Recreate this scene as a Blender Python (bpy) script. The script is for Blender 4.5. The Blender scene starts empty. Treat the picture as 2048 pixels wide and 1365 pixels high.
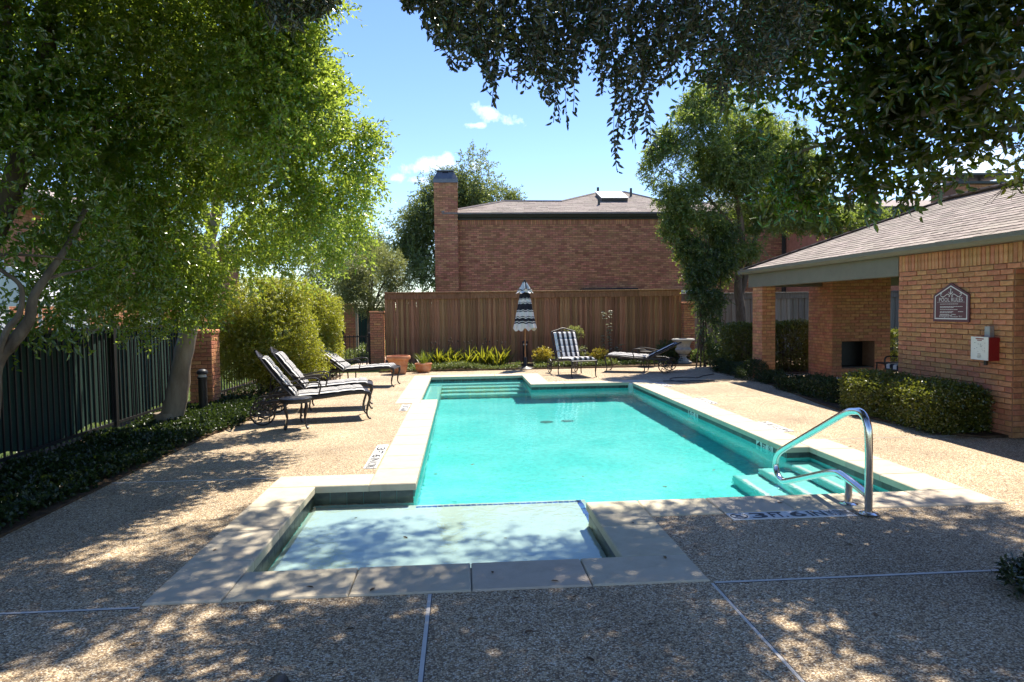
import bpy, math, random
import numpy as np
from mathutils import Vector, Matrix

R = math.radians
scene = bpy.context.scene
COL = scene.collection
random.seed(7)

# ------------------------------------------------------------------ camera
CAM_H = 1.6
F_PX = 1387.92                      # focal length in pixels of the 2048 px wide photograph
cr = Vector((0.99724148, -0.07290691, -0.01392855))
cu = Vector((0.01721630, 0.04466271, 0.99885376))
cf = Vector((0.07220125, 0.99633821, -0.04579469))
cam_data = bpy.data.cameras.new('camera')
cam_data.sensor_width = 36.0
cam_data.lens = F_PX / 2048 * 36.0
cam_data.clip_start = 0.05
cam_data.clip_end = 3000
cam = bpy.data.objects.new('camera', cam_data)
COL.objects.link(cam)
cam.matrix_world = Matrix(((cr.x, cu.x, -cf.x, 0), (cr.y, cu.y, -cf.y, 0), (cr.z, cu.z, -cf.z, CAM_H), (0, 0, 0, 1)))
scene.camera = cam


def ray(px, py):
    return cf + cr * ((px - 1024) / F_PX) - cu * ((py - 682.5) / F_PX)


def P(px, py, Y):
    """Point of the place seen at a pixel of the photograph, Y metres into the scene."""
    d = ray(px, py)
    return Vector((0, 0, CAM_H)) + d * (Y / d.y)


# ------------------------------------------------------------------ sky, sun, exposure
SUN_DIR = Vector((0.29, 0.50, 1.0)).normalized()
sun_el = math.asin(SUN_DIR.z)
sun_az = math.atan2(SUN_DIR.x, SUN_DIR.y)
world = bpy.data.worlds.new('World')
scene.world = world
world.use_nodes = True
wt = world.node_tree
wt.nodes.clear()
w_out = wt.nodes.new('ShaderNodeOutputWorld')
w_bg = wt.nodes.new('ShaderNodeBackground')
sky = wt.nodes.new('ShaderNodeTexSky')
sky.sky_type = 'NISHITA'
sky.sun_disc = False
sky.sun_elevation = sun_el
sky.sun_rotation = sun_az
sky.altitude = 500
sky.air_density = 1.0
sky.dust_density = 0.05
sky.ozone_density = 3.0
w_bg.inputs['Strength'].default_value = 0.14
w_tc = wt.nodes.new('ShaderNodeTexCoord')
w_noise = wt.nodes.new('ShaderNodeTexNoise')
w_noise.inputs['Scale'].default_value = 38
w_noise.inputs['Detail'].default_value = 7
w_noise.inputs['Roughness'].default_value = 0.62
wt.links.new(w_tc.outputs['Generated'], w_noise.inputs['Vector'])


def wmath(op, a, b=None):
    n = wt.nodes.new('ShaderNodeMath')
    n.operation = op
    for i, v in enumerate((a, b)):
        if v is None:
            continue
        if isinstance(v, (int, float)):
            n.inputs[i].default_value = v
        else:
            wt.links.new(v, n.inputs[i])
    return n.outputs[0]


def wdot(vec):
    n = wt.nodes.new('ShaderNodeVectorMath')
    n.operation = 'DOT_PRODUCT'
    wt.links.new(w_tc.outputs['Generated'], n.inputs[0])
    n.inputs[1].default_value = vec
    return n.outputs['Value']


cloud_mask = None
# small fair weather clouds low over the roofs: pixel centre, half width, half height, tilt
for (px, py, hw, hh, tilt, dens) in ((987, 231, 36, 12, -0.32, .85), (948, 251, 18, 5, 0, .7), (862, 331, 44, 16, 0.1, .95),
                                     (843, 360, 24, 8, 0, .8), (951, 333, 14, 8, 0, .8), (796, 357, 14, 7, 0, .7),
                                     (1960, 345, 120, 40, 0.1, .9), (1330, 420, 160, 25, 0, .6)):
    d = ray(px, py).normalized()
    right = d.cross(Vector((0, 0, 1))).normalized()
    up = right.cross(d).normalized()
    c, s = math.cos(tilt), math.sin(tilt)
    r2 = (right * c + up * s) * (F_PX / hw)
    u2 = (up * c - right * s) * (F_PX / hh)
    ex = wdot(r2)
    ey = wdot(u2)
    # the centre direction is orthogonal to both axes, so ex, ey are offsets from it; keep the front half only
    dist = wmath('SQRT', wmath('ADD', wmath('MULTIPLY', ex, ex), wmath('MULTIPLY', ey, ey)))
    front = wmath('GREATER_THAN', wdot(d), 0.5)
    e = wmath('MULTIPLY', wmath('SUBTRACT', 1.15, dist), dens)
    n2 = wmath('MULTIPLY', wmath('SUBTRACT', w_noise.outputs['Fac'], 0.5), 3.4)
    m = wmath('MULTIPLY', wmath('ADD', e, n2), 0.62)
    m = wmath('MULTIPLY', wmath('MULTIPLY', m, front), wmath('LESS_THAN', dist, 2.2))
    n = wt.nodes.new('ShaderNodeClamp')
    wt.links.new(m, n.inputs['Value'])
    cloud_mask = n.outputs[0] if cloud_mask is None else wmath('MAXIMUM', cloud_mask, n.outputs[0])
w_mix = wt.nodes.new('ShaderNodeMixRGB')
wt.links.new(cloud_mask, w_mix.inputs['Fac'])
w_hs = wt.nodes.new('ShaderNodeHueSaturation')
w_hs.inputs['Saturation'].default_value = 1.12
w_hs.inputs['Hue'].default_value = 0.511
w_hs.inputs['Value'].default_value = 0.82
wt.links.new(sky.outputs['Color'], w_hs.inputs['Color'])
wt.links.new(w_hs.outputs['Color'], w_mix.inputs['Color1'])
w_mix.inputs['Color2'].default_value = (7.0, 7.1, 7.3, 1)
wt.links.new(w_mix.outputs['Color'], w_bg.inputs['Color'])
wt.links.new(w_bg.outputs['Background'], w_out.inputs['Surface'])

sun_data = bpy.data.lights.new('sun', 'SUN')
sun_data.energy = 5.0
sun_data.angle = R(0.53)
sun_data.color = (1.0, 0.92, 0.80)
sun_data.cycles.is_caustics_light = True      # sunlight refracts through the pool surface
sun = bpy.data.objects.new('sun', sun_data)
COL.objects.link(sun)
sun.location = (6, 12, 22)
sun.rotation_euler = SUN_DIR.to_track_quat('Z', 'Y').to_euler()

scene.view_settings.view_transform = 'Standard'
scene.view_settings.look = 'None'
scene.view_settings.gamma = 1.0
scene.view_settings.use_curve_mapping = False
scene.view_settings.exposure = 1.14
scene.render.engine = 'CYCLES'
scene.cycles.max_bounces = 10
scene.cycles.transparent_max_bounces = 12
scene.cycles.volume_bounces = 0
scene.cycles.caustics_reflective = False
scene.cycles.caustics_refractive = True
scene.cycles.use_denoising = True


# ------------------------------------------------------------------ materials
def new_mat(name):
    m = bpy.data.materials.new(name)
    m.use_nodes = True
    nt = m.node_tree
    for n in list(nt.nodes):
        nt.nodes.remove(n)
    out = nt.nodes.new('ShaderNodeOutputMaterial')
    return m, nt, out


def c4(c):
    return (c[0], c[1], c[2], 1.0)


def pmat(name, cols, rough=0.7, scale=8.0, bump=0.0, bump_scale=60.0, vary=None, vary_amt=0.35, metal=0.0, stretch=(1, 1, 1),
         spec=0.4, contrast=(0.3, 0.7), stain=None):
    """Principled material: noise between two or three colours, optional value change per object or per island, bump, stains."""
    m, nt, out = new_mat(name)
    N = nt.nodes.new
    L = nt.links.new
    b = N('ShaderNodeBsdfPrincipled')
    L(b.outputs[0], out.inputs['Surface'])
    b.inputs['Roughness'].default_value = rough
    b.inputs['Metallic'].default_value = metal
    b.inputs['Specular IOR Level'].default_value = spec
    tc = N('ShaderNodeTexCoord')
    mp = N('ShaderNodeMapping')
    mp.inputs['Scale'].default_value = stretch
    L(tc.outputs['Object'], mp.inputs['Vector'])
    if len(cols) == 1:
        rgb = N('ShaderNodeRGB')
        rgb.outputs[0].default_value = c4(cols[0])
        col = rgb.outputs[0]
    else:
        nz = N('ShaderNodeTexNoise')
        nz.inputs['Scale'].default_value = scale
        nz.inputs['Detail'].default_value = 6
        nz.inputs['Roughness'].default_value = 0.65
        L(mp.outputs[0], nz.inputs['Vector'])
        rp = N('ShaderNodeValToRGB')
        els = rp.color_ramp.elements
        els[0].position, els[1].position = contrast
        els[0].color, els[1].color = c4(cols[0]), c4(cols[-1])
        if len(cols) == 3:
            e = els.new(0.5)
            e.color = c4(cols[1])
        L(nz.outputs['Fac'], rp.inputs['Fac'])
        col = rp.outputs['Color']
    if vary:
        if vary == 'island':
            g = N('ShaderNodeNewGeometry')
            rnd = g.outputs['Random Per Island']
        else:
            g = N('ShaderNodeObjectInfo')
            rnd = g.outputs['Random']
        mr = N('ShaderNodeMapRange')
        mr.inputs['To Min'].default_value = 1 - vary_amt
        mr.inputs['To Max'].default_value = 1 + vary_amt
        L(rnd, mr.inputs['Value'])
        hs = N('ShaderNodeHueSaturation')
        L(col, hs.inputs['Color'])
        L(mr.outputs[0], hs.inputs['Value'])
        mh = N('ShaderNodeMath')
        mh.operation = 'MULTIPLY_ADD'
        fr = N('ShaderNodeMath')
        fr.operation = 'FRACT'
        ml = N('ShaderNodeMath')
        ml.operation = 'MULTIPLY'
        ml.inputs[1].default_value = 17.31
        L(rnd, ml.inputs[0])
        L(ml.outputs[0], fr.inputs[0])
        L(fr.outputs[0], mh.inputs[0])
        mh.inputs[1].default_value = 0.03
        mh.inputs[2].default_value = 0.485
        L(mh.outputs[0], hs.inputs['Hue'])
        col = hs.outputs['Color']
    if stain:
        sc, amt, scol = stain
        nz = N('ShaderNodeTexNoise')
        nz.inputs['Scale'].default_value = sc
        nz.inputs['Detail'].default_value = 5
        L(tc.outputs['Object'], nz.inputs['Vector'])
        mr = N('ShaderNodeMapRange')
        mr.inputs['From Min'].default_value = 0.48
        mr.inputs['From Max'].default_value = 0.75
        mr.inputs['To Max'].default_value = amt
        L(nz.outputs['Fac'], mr.inputs['Value'])
        mx = N('ShaderNodeMixRGB')
        L(mr.outputs[0], mx.inputs['Fac'])
        L(col, mx.inputs['Color1'])
        mx.inputs['Color2'].default_value = c4(scol)
        col = mx.outputs['Color']
    L(col, b.inputs['Base Color'])
    if bump:
        nb = N('ShaderNodeTexNoise')
        nb.inputs['Scale'].default_value = bump_scale
        nb.inputs['Detail'].default_value = 6
        L(mp.outputs[0], nb.inputs['Vector'])
        bp = N('ShaderNodeBump')
        bp.inputs['Strength'].default_value = bump
        bp.inputs['Distance'].default_value = 0.01
        L(nb.outputs['Fac'], bp.inputs['Height'])
        L(bp.outputs[0], b.inputs['Normal'])
    return m


def leaf_mat(name, dark, light, trans, trans_fac=0.4, gloss=0.07, rough=0.35, rare=None):
    """Leaves: diffuse and translucent with a waxy coat; the colour differs leaf by leaf."""
    m, nt, out = new_mat(name)
    N = nt.nodes.new
    L = nt.links.new
    g = N('ShaderNodeNewGeometry')
    rp = N('ShaderNodeValToRGB')
    els = rp.color_ramp.elements
    els[0].position, els[1].position = 0.0, 0.9 if rare else 1.0
    els[0].color, els[1].color = c4(dark), c4(light)
    if rare:
        e = els.new(0.96)
        e.color = c4(rare)
    L(g.outputs['Random Per Island'], rp.inputs['Fac'])
    df = N('ShaderNodeBsdfDiffuse')
    L(rp.outputs['Color'], df.inputs['Color'])
    tr = N('ShaderNodeBsdfTranslucent')
    hs = N('ShaderNodeMixRGB')
    hs.blend_type = 'MIX'
    hs.inputs['Fac'].default_value = 0.7
    L(rp.outputs['Color'], hs.inputs['Color1'])
    hs.inputs['Color2'].default_value = c4(trans)
    L(hs.outputs[0], tr.inputs['Color'])
    mx = N('ShaderNodeMixShader')
    mx.inputs['Fac'].default_value = trans_fac
    L(df.outputs[0], mx.inputs[1])
    L(tr.outputs[0], mx.inputs[2])
    gl = N('ShaderNodeBsdfGlossy')
    gl.inputs['Roughness'].default_value = rough
    gl.inputs['Color'].default_value = (1, 1, 1, 1)
    m2 = N('ShaderNodeMixShader')
    m2.inputs['Fac'].default_value = gloss
    L(mx.outputs[0], m2.inputs[1])
    L(gl.outputs[0], m2.inputs[2])
    L(m2.outputs[0], out.inputs['Surface'])
    return m


def deck_mat():
    """Exposed aggregate concrete: tan, brown and pale pebbles in a grey brown matrix."""
    m, nt, out = new_mat('exposed_aggregate')
    N = nt.nodes.new
    L = nt.links.new
    b = N('ShaderNodeBsdfPrincipled')
    b.inputs['Roughness'].default_value = 0.75
    b.inputs['Specular IOR Level'].default_value = 0.25
    L(b.outputs[0], out.inputs['Surface'])
    tc = N('ShaderNodeTexCoord')
    dn = N('ShaderNodeTexNoise')
    dn.inputs['Scale'].default_value = 60
    dn.inputs['Detail'].default_value = 2
    L(tc.outputs['Object'], dn.inputs['Vector'])
    mv = N('ShaderNodeMixRGB')
    mv.blend_type = 'ADD'
    mv.inputs['Fac'].default_value = 0.012
    L(tc.outputs['Object'], mv.inputs['Color1'])
    L(dn.outputs['Color'], mv.inputs['Color2'])
    v = N('ShaderNodeTexVoronoi')
    v.inputs['Scale'].default_value = 112
    v.inputs['Randomness'].default_value = 1.0
    L(mv.outputs[0], v.inputs['Vector'])
    sep = N('ShaderNodeSeparateColor')
    L(v.outputs['Color'], sep.inputs[0])
    rp = N('ShaderNodeValToRGB')
    els = rp.color_ramp.elements
    stops = ((0.0, (.11, .07, .045)), (.18, (.27, .185, .10)), (.36, (.45, .325, .185)), (.58, (.60, .455, .275)), (.8, (.70, .56, .365)), (1.0, (.84, .75, .58)))
    els[0].position, els[0].color = stops[0][0], c4(stops[0][1])
    els[1].position, els[1].color = stops[-1][0], c4(stops[-1][1])
    for p_, c_ in stops[1:-1]:
        e = els.new(p_)
        e.color = c4(c_)
    L(sep.outputs[0], rp.inputs['Fac'])
    # matrix between the pebbles
    ed = N('ShaderNodeMapRange')
    ed.inputs['From Min'].default_value = 0.42
    ed.inputs['From Max'].default_value = 0.72
    ed.inputs['To Min'].default_value = 0.0
    ed.inputs['To Max'].default_value = 0.85
    L(v.outputs['Distance'], ed.inputs['Value'])
    mx = N('ShaderNodeMixRGB')
    L(ed.outputs[0], mx.inputs['Fac'])
    L(rp.outputs[0], mx.inputs['Color1'])
    mx.inputs['Color2'].default_value = (.17, .12, .08, 1)
    # slow patches of wear and damp
    n2 = N('ShaderNodeTexNoise')
    n2.inputs['Scale'].default_value = 0.9
    n2.inputs['Detail'].default_value = 8
    n2.inputs['Roughness'].default_value = 0.6
    L(tc.outputs['Object'], n2.inputs['Vector'])
    mr = N('ShaderNodeMapRange')
    mr.inputs['From Min'].default_value = 0.3
    mr.inputs['From Max'].default_value = 0.7
    mr.inputs['To Min'].default_value = 0.70
    mr.inputs['To Max'].default_value = 1.16
    L(n2.outputs['Fac'], mr.inputs['Value'])
    hv = N('ShaderNodeHueSaturation')
    L(mx.outputs[0], hv.inputs['Color'])
    L(mr.outputs[0], hv.inputs['Value'])
    L(hv.outputs[0], b.inputs['Base Color'])
    bp = N('ShaderNodeBump')
    bp.inputs['Strength'].default_value = 0.75
    bp.inputs['Distance'].default_value = 0.006
    iv = N('ShaderNodeMath')
    iv.operation = 'SUBTRACT'
    iv.inputs[0].default_value = 1.0
    L(v.outputs['Distance'], iv.inputs[1])
    L(iv.outputs[0], bp.inputs['Height'])
    L(bp.outputs[0], b.inputs['Normal'])
    return m


def water_mat():
    m, nt, out = new_mat('pool_water')
    N = nt.nodes.new
    L = nt.links.new
    tc = N('ShaderNodeTexCoord')
    n1 = N('ShaderNodeTexNoise')
    n1.inputs['Scale'].default_value = 7.0
    n1.inputs['Detail'].default_value = 3
    n1.inputs['Roughness'].default_value = 0.5
    n1.inputs['Distortion'].default_value = 0.6
    L(tc.outputs['Object'], n1.inputs['Vector'])
    bp = N('ShaderNodeBump')
    bp.inputs['Strength'].default_value = 0.04
    bp.inputs['Distance'].default_value = 0.10
    L(n1.outputs['Fac'], bp.inputs['Height'])
    gl = N('ShaderNodeBsdfGlass')
    gl.inputs['Roughness'].default_value = 0.0
    gl.inputs['IOR'].default_value = 1.33
    gl.inputs['Color'].default_value = (.90, 1.0, .985, 1)
    L(bp.outputs[0], gl.inputs['Normal'])
    L(gl.outputs[0], out.inputs['Surface'])
    return m


def plaster_mat(name, c0, c1, caustic_mottle):
    m, nt, out = new_mat(name)
    N = nt.nodes.new
    L = nt.links.new
    b = N('ShaderNodeBsdfPrincipled')
    b.inputs['Roughness'].default_value = 0.8
    b.inputs['Specular IOR Level'].default_value = 0.1
    L(b.outputs[0], out.inputs['Surface'])
    tc = N('ShaderNodeTexCoord')
    n1 = N('ShaderNodeTexNoise')
    n1.inputs['Scale'].default_value = 1.1
    n1.inputs['Detail'].default_value = 6
    L(tc.outputs['Object'], n1.inputs['Vector'])
    r1 = N('ShaderNodeValToRGB')
    r1.color_ramp.elements[0].position, r1.color_ramp.elements[1].position = .35, .65
    r1.color_ramp.elements[0].color, r1.color_ramp.elements[1].color = c4(c0), c4(c1)
    L(n1.outputs['Fac'], r1.inputs['Fac'])
    n2 = N('ShaderNodeTexNoise')  # fine mottling puts caustic-like ripples of light into the plaster colour
    n2.inputs['Scale'].default_value = 16
    n2.inputs['Detail'].default_value = 5
    n2.inputs['Roughness'].default_value = .7
    L(tc.outputs['Object'], n2.inputs['Vector'])
    r2 = N('ShaderNodeMapRange')
    r2.inputs['From Min'].default_value = .35
    r2.inputs['From Max'].default_value = .65
    r2.inputs['To Min'].default_value = 1 - caustic_mottle
    r2.inputs['To Max'].default_value = 1 + caustic_mottle * .4
    L(n2.outputs['Fac'], r2.inputs['Value'])
    hv = N('ShaderNodeHueSaturation')
    L(r1.outputs[0], hv.inputs['Color'])
    L(r2.outputs[0], hv.inputs['Value'])
    L(hv.outputs[0], b.inputs['Base Color'])
    return m


M = {}
M['deck'] = deck_mat()
M['water'] = water_mat()
M['plaster'] = plaster_mat('pool_plaster', (.12, .73, .71), (.21, .83, .81), .20)
M['drain'] = pmat('drain_grating', [(.05, .22, .22), (.07, .28, .27)], rough=.6)
M['step_plaster'] = plaster_mat('step_plaster', (.22, .72, .69), (.32, .80, .77), .08)
M['shelf_plaster'] = plaster_mat('shelf_plaster', (.52, .60, .54), (.62, .70, .64), .06)
M['coping'] = pmat('limestone_coping', [(.43, .37, .27), (.52, .455, .335), (.58, .51, .385)], rough=.8, scale=3.5, bump=.25, bump_scale=45, vary='object', vary_amt=.06,
                   stain=(2.3, .45, (.42, .33, .23)), spec=.2)
M['joint'] = pmat('joint_sealant', [(.52, .49, .44), (.62, .59, .54)], rough=.8)
M['mortar_light'] = pmat('coping_mortar', [(.42, .38, .31), (.55, .5, .42)], rough=.9)
M['slate'] = pmat('slate_tile', [(.035, .045, .043), (.06, .075, .068), (.10, .11, .092)], rough=.45, scale=11, bump=.3, bump_scale=30, vary='object', vary_amt=.35)
M['blue_tile'] = pmat('blue_mosaic', [(.02, .06, .22), (.03, .10, .34)], rough=.25, scale=12, vary='island', vary_amt=.3)
M['marker'] = pmat('marker_tile', [(.62, .61, .57), (.74, .73, .69)], rough=.6, scale=20, vary='object', vary_amt=.06, stain=(9, .3, (.5, .42, .33)))
M['ink'] = pmat('black_lettering', [(.02, .02, .022), (.05, .05, .05)], rough=.6, scale=30)
M['steel'] = pmat('stainless_steel', [(.62, .60, .57), (.70, .69, .66)], rough=.17, metal=1.0, scale=20)
M['brick'] = pmat('orange_brick', [(.43, .180, .086), (.53, .238, .118), (.61, .30, .165)], rough=.9, scale=14, bump=.5, bump_scale=45, vary='object', vary_amt=.16, spec=.15)
M['brick_i'] = pmat('orange_brick_field', [(.43, .180, .086), (.53, .238, .118), (.61, .30, .165)], rough=.9, scale=14, bump=.5, bump_scale=45, vary='island', vary_amt=.16, spec=.15)
M['brick_dark'] = pmat('red_brick_field', [(.45, .198, .102), (.55, .252, .135), (.62, .30, .17)], rough=.9, scale=6, bump=.3, bump_scale=40, vary='island', vary_amt=.28, spec=.15)
M['mortar'] = pmat('brick_mortar', [(.25, .125, .07), (.31, .17, .098)], rough=.95, scale=20)  # mortar tone darkened to carry the shadow in the raked joints
M['mortar_dark'] = pmat('red_brick_mortar', [(.20, .105, .06), (.26, .145, .088)], rough=.95, scale=20)  # darker than plain mortar: joint shadow is put into the colour
M['shingle'] = pmat('asphalt_shingle', [(.21, .178, .155), (.30, .258, .225), (.38, .335, .295)], rough=.95, scale=30, bump=.5, bump_scale=120, vary='object', vary_amt=.2, spec=.15)
M['shingle_i'] = pmat('asphalt_shingle_field', [(.21, .178, .155), (.30, .258, .225), (.38, .335, .295)], rough=.95, scale=30, bump=.5, bump_scale=120, vary='island', vary_amt=.2, spec=.15)
M['trim'] = pmat('olive_grey_paint', [(.165, .150, .105), (.20, .182, .13)], rough=.5, scale=5)
M['dark_trim'] = pmat('dark_gutter_paint', [(.045, .05, .045), (.06, .065, .06)], rough=.5, scale=5)
M['cap_metal'] = pmat('chimney_cap_metal', [(.14, .145, .15), (.20, .20, .205)], rough=.35, metal=.6, scale=5)
M['soffit'] = pmat('soffit_paint', [(.20, .17, .13), (.25, .21, .16)], rough=.8)
M['door'] = pmat('door_paint', [(.11, .095, .065), (.14, .12, .085)], rough=.5)
M['wood'] = pmat('stained_cedar', [(.20, .100, .046), (.30, .16, .080), (.39, .225, .122)], rough=.8, scale=3.0, bump=.3, bump_scale=14, vary='object', vary_amt=.28, stretch=(9, 9, .7), spec=.2)
M['grey_wood'] = pmat('weathered_cedar', [(.15, .13, .10), (.23, .20, .165), (.30, .27, .225)], rough=.85, scale=3.0, bump=.3, bump_scale=14, vary='object', vary_amt=.22, stretch=(9, 9, .7), spec=.2)
M['iron'] = pmat('black_iron', [(.012, .012, .013), (.022, .021, .021)], rough=.45, scale=20, bump=.1)
M['bronze'] = pmat('dark_cast_aluminium', [(.020, .018, .018), (.045, .038, .034)], rough=.45, scale=25, bump=.15)
M['screen'] = pmat('green_mesh_screen', [(.010, .036, .026), (.016, .055, .040)], rough=.75, scale=40, bump=.2, bump_scale=200)
M['cloth_white'] = pmat('white_canvas', [(.66, .64, .60), (.76, .74, .70)], rough=.9, scale=9, bump=.15, bump_scale=90)
M['cloth_black'] = pmat('navy_canvas', [(.014, .015, .022), (.026, .027, .036)], rough=.9, scale=9, bump=.15, bump_scale=90)
M['terracotta'] = pmat('terracotta', [(.42, .165, .075), (.52, .23, .115), (.60, .30, .17)], rough=.85, scale=6, bump=.15, bump_scale=40, stain=(7, .5, (.62, .42, .30)))
M['stone'] = pmat('cast_stone', [(.27, .27, .25), (.37, .36, .33), (.45, .44, .41)], rough=.9, scale=8, bump=.3, bump_scale=40)
M['sign'] = pmat('plum_sign_face', [(.115, .042, .048), (.135, .052, .058)], rough=.5, scale=6)
M['sign_white'] = pmat('sign_white_paint', [(.72, .68, .64), (.78, .74, .70)], rough=.5, scale=9)
M['red'] = pmat('red_enamel', [(.20, .010, .012), (.25, .014, .016)], rough=.35, scale=6)
M['paper'] = pmat('white_placard', [(.74, .73, .66), (.80, .79, .73)], rough=.5, scale=6)
M['grey_metal'] = pmat('galvanised_conduit', [(.34, .34, .33), (.45, .45, .43)], rough=.45, metal=.5, scale=20)
M['black_plastic'] = pmat('black_plastic', [(.012, .012, .012), (.02, .02, .02)], rough=.45, scale=20)
M['soil'] = pmat('garden_soil', [(.045, .030, .018), (.085, .058, .036), (.13, .09, .055)], rough=1, scale=7, bump=.8, bump_scale=40, spec=.1)
M['lawn'] = pmat('lawn_ground', [(.035, .055, .015), (.06, .09, .025), (.10, .11, .045)], rough=1, scale=5, bump=.8, bump_scale=80, spec=.1)
M['path'] = pmat('concrete_path', [(.36, .28, .21), (.46, .37, .29)], rough=.9, scale=9, bump=.2)
M['bark'] = pmat('grey_brown_bark', [(.075, .058, .042), (.14, .11, .08), (.21, .17, .125)], rough=.95, scale=9, bump=.9, bump_scale=22, stretch=(1, 1, .35), spec=.1)
M['pale_bark'] = pmat('pale_smooth_bark', [(.16, .125, .09), (.25, .20, .15), (.33, .28, .22)], rough=.9, scale=6, bump=.5, bump_scale=16, stretch=(1, 1, .3), spec=.1)
M['twig'] = pmat('twig_bark', [(.06, .045, .03), (.11, .085, .06)], rough=.95, scale=12)
M['glass'] = pmat('skylight_acrylic', [(.50, .52, .54), (.60, .62, .64)], rough=.15, scale=5, spec=.6)
M['white_paint'] = pmat('white_painted_metal', [(.68, .68, .66), (.78, .78, .76)], rough=.4, scale=4)
M['lamp_lens'] = pmat('pool_lamp_lens', [(.75, .78, .78), (.82, .85, .85)], rough=.2, scale=9)
M['dead_leaf'] = pmat('dry_leaf', [(.10, .06, .03), (.18, .11, .05)], rough=.9, scale=30, vary='object', vary_amt=.4)
M['bulb'] = pmat('petal_cream', [(.62, .60, .50), (.72, .70, .62)], rough=.8)

M['leaf_green'] = leaf_mat('broad_green_leaf', (.045, .095, .010), (.15, .230, .032), (.60, .74, .08), .54, .06, .24, rare=(.26, .25, .03))
M['leaf_dark'] = leaf_mat('dark_glossy_leaf', (.040, .085, .014), (.12, .19, .030), (.52, .70, .06), .50, .08, .22, rare=(.15, .15, .02))
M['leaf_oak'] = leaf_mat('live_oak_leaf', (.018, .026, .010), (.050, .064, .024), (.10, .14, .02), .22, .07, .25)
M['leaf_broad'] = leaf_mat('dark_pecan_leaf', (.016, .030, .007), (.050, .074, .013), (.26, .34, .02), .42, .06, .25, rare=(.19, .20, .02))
M['leaf_olive'] = leaf_mat('olive_tree_leaf', (.085, .105, .040), (.20, .225, .085), (.48, .52, .12), .44, .04)
M['leaf_far_oak'] = leaf_mat('far_oak_leaf', (.050, .078, .026), (.13, .17, .065), (.40, .48, .10), .42, .04)
M['leaf_yellow'] = leaf_mat('yellow_green_leaf', (.085, .11, .012), (.25, .265, .028), (.66, .68, .05), .46, .045, rare=(.38, .25, .04))
M['leaf_elm'] = leaf_mat('elm_leaf', (.046, .085, .020), (.135, .190, .055), (.46, .58, .07), .48, .05, rare=(.27, .24, .03))
M['leaf_vine'] = leaf_mat('vine_leaf', (.022, .048, .014), (.075, .115, .035), (.24, .34, .05), .38, .04)
M['leaf_box'] = leaf_mat('boxwood_leaf', (.040, .058, .010), (.125, .145, .026), (.34, .38, .03), .34, .05, .3, rare=(.24, .22, .03))
M['leaf_ivy'] = leaf_mat('ivy_leaf', (.012, .024, .007), (.038, .060, .017), (.10, .16, .02), .25, .03, .35)
M['leaf_bed'] = leaf_mat('jasmine_leaf', (.060, .085, .024), (.17, .21, .065), (.32, .40, .05), .32, .05, .35)
M['leaf_sword'] = leaf_mat('sword_leaf', (.065, .090, .008), (.22, .22, .022), (.52, .54, .03), .44, .04, rare=(.28, .15, .04))
M['leaf_silver'] = leaf_mat('silver_leaf', (.18, .20, .14), (.40, .42, .34), (.4, .45, .25), .3, .05)
M['leaf_gold'] = leaf_mat('gold_leaf', (.19, .16, .018), (.46, .38, .05), (.70, .58, .04), .38, .04, rare=(.48, .18, .05))
M['leaf_grass'] = leaf_mat('grass_blade', (.045, .075, .008), (.12, .17, .025), (.32, .42, .02), .35, .03)


# ------------------------------------------------------------------ helpers
def tag(o, label=None, cat=None, group=None, kind=None):
    if label:
        o['label'] = label
    if cat:
        o['category'] = cat
    if group:
        o['group'] = group
    if kind:
        o['kind'] = kind
    return o


def empty(name, loc, label=None, cat=None, group=None, kind=None, rz=0.0):
    o = bpy.data.objects.new(name, None)
    COL.objects.link(o)
    o.empty_display_size = 0.2
    o.location = loc
    o.rotation_euler = (0, 0, rz)
    return tag(o, label, cat, group, kind)


def link(name, me, parent=None, loc=(0, 0, 0), rot=(0, 0, 0), scale=(1, 1, 1)):
    o = bpy.data.objects.new(name, me)
    COL.objects.link(o)
    o.location = loc
    o.rotation_euler = rot
    o.scale = scale
    if parent:
        o.parent = parent
    return o


def copy_tree(o, parent=None):
    c = o.copy()
    COL.objects.link(c)
    if parent:
        c.parent = parent
    for ch in list(o.children):
        copy_tree(ch, c)
    return c


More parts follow.
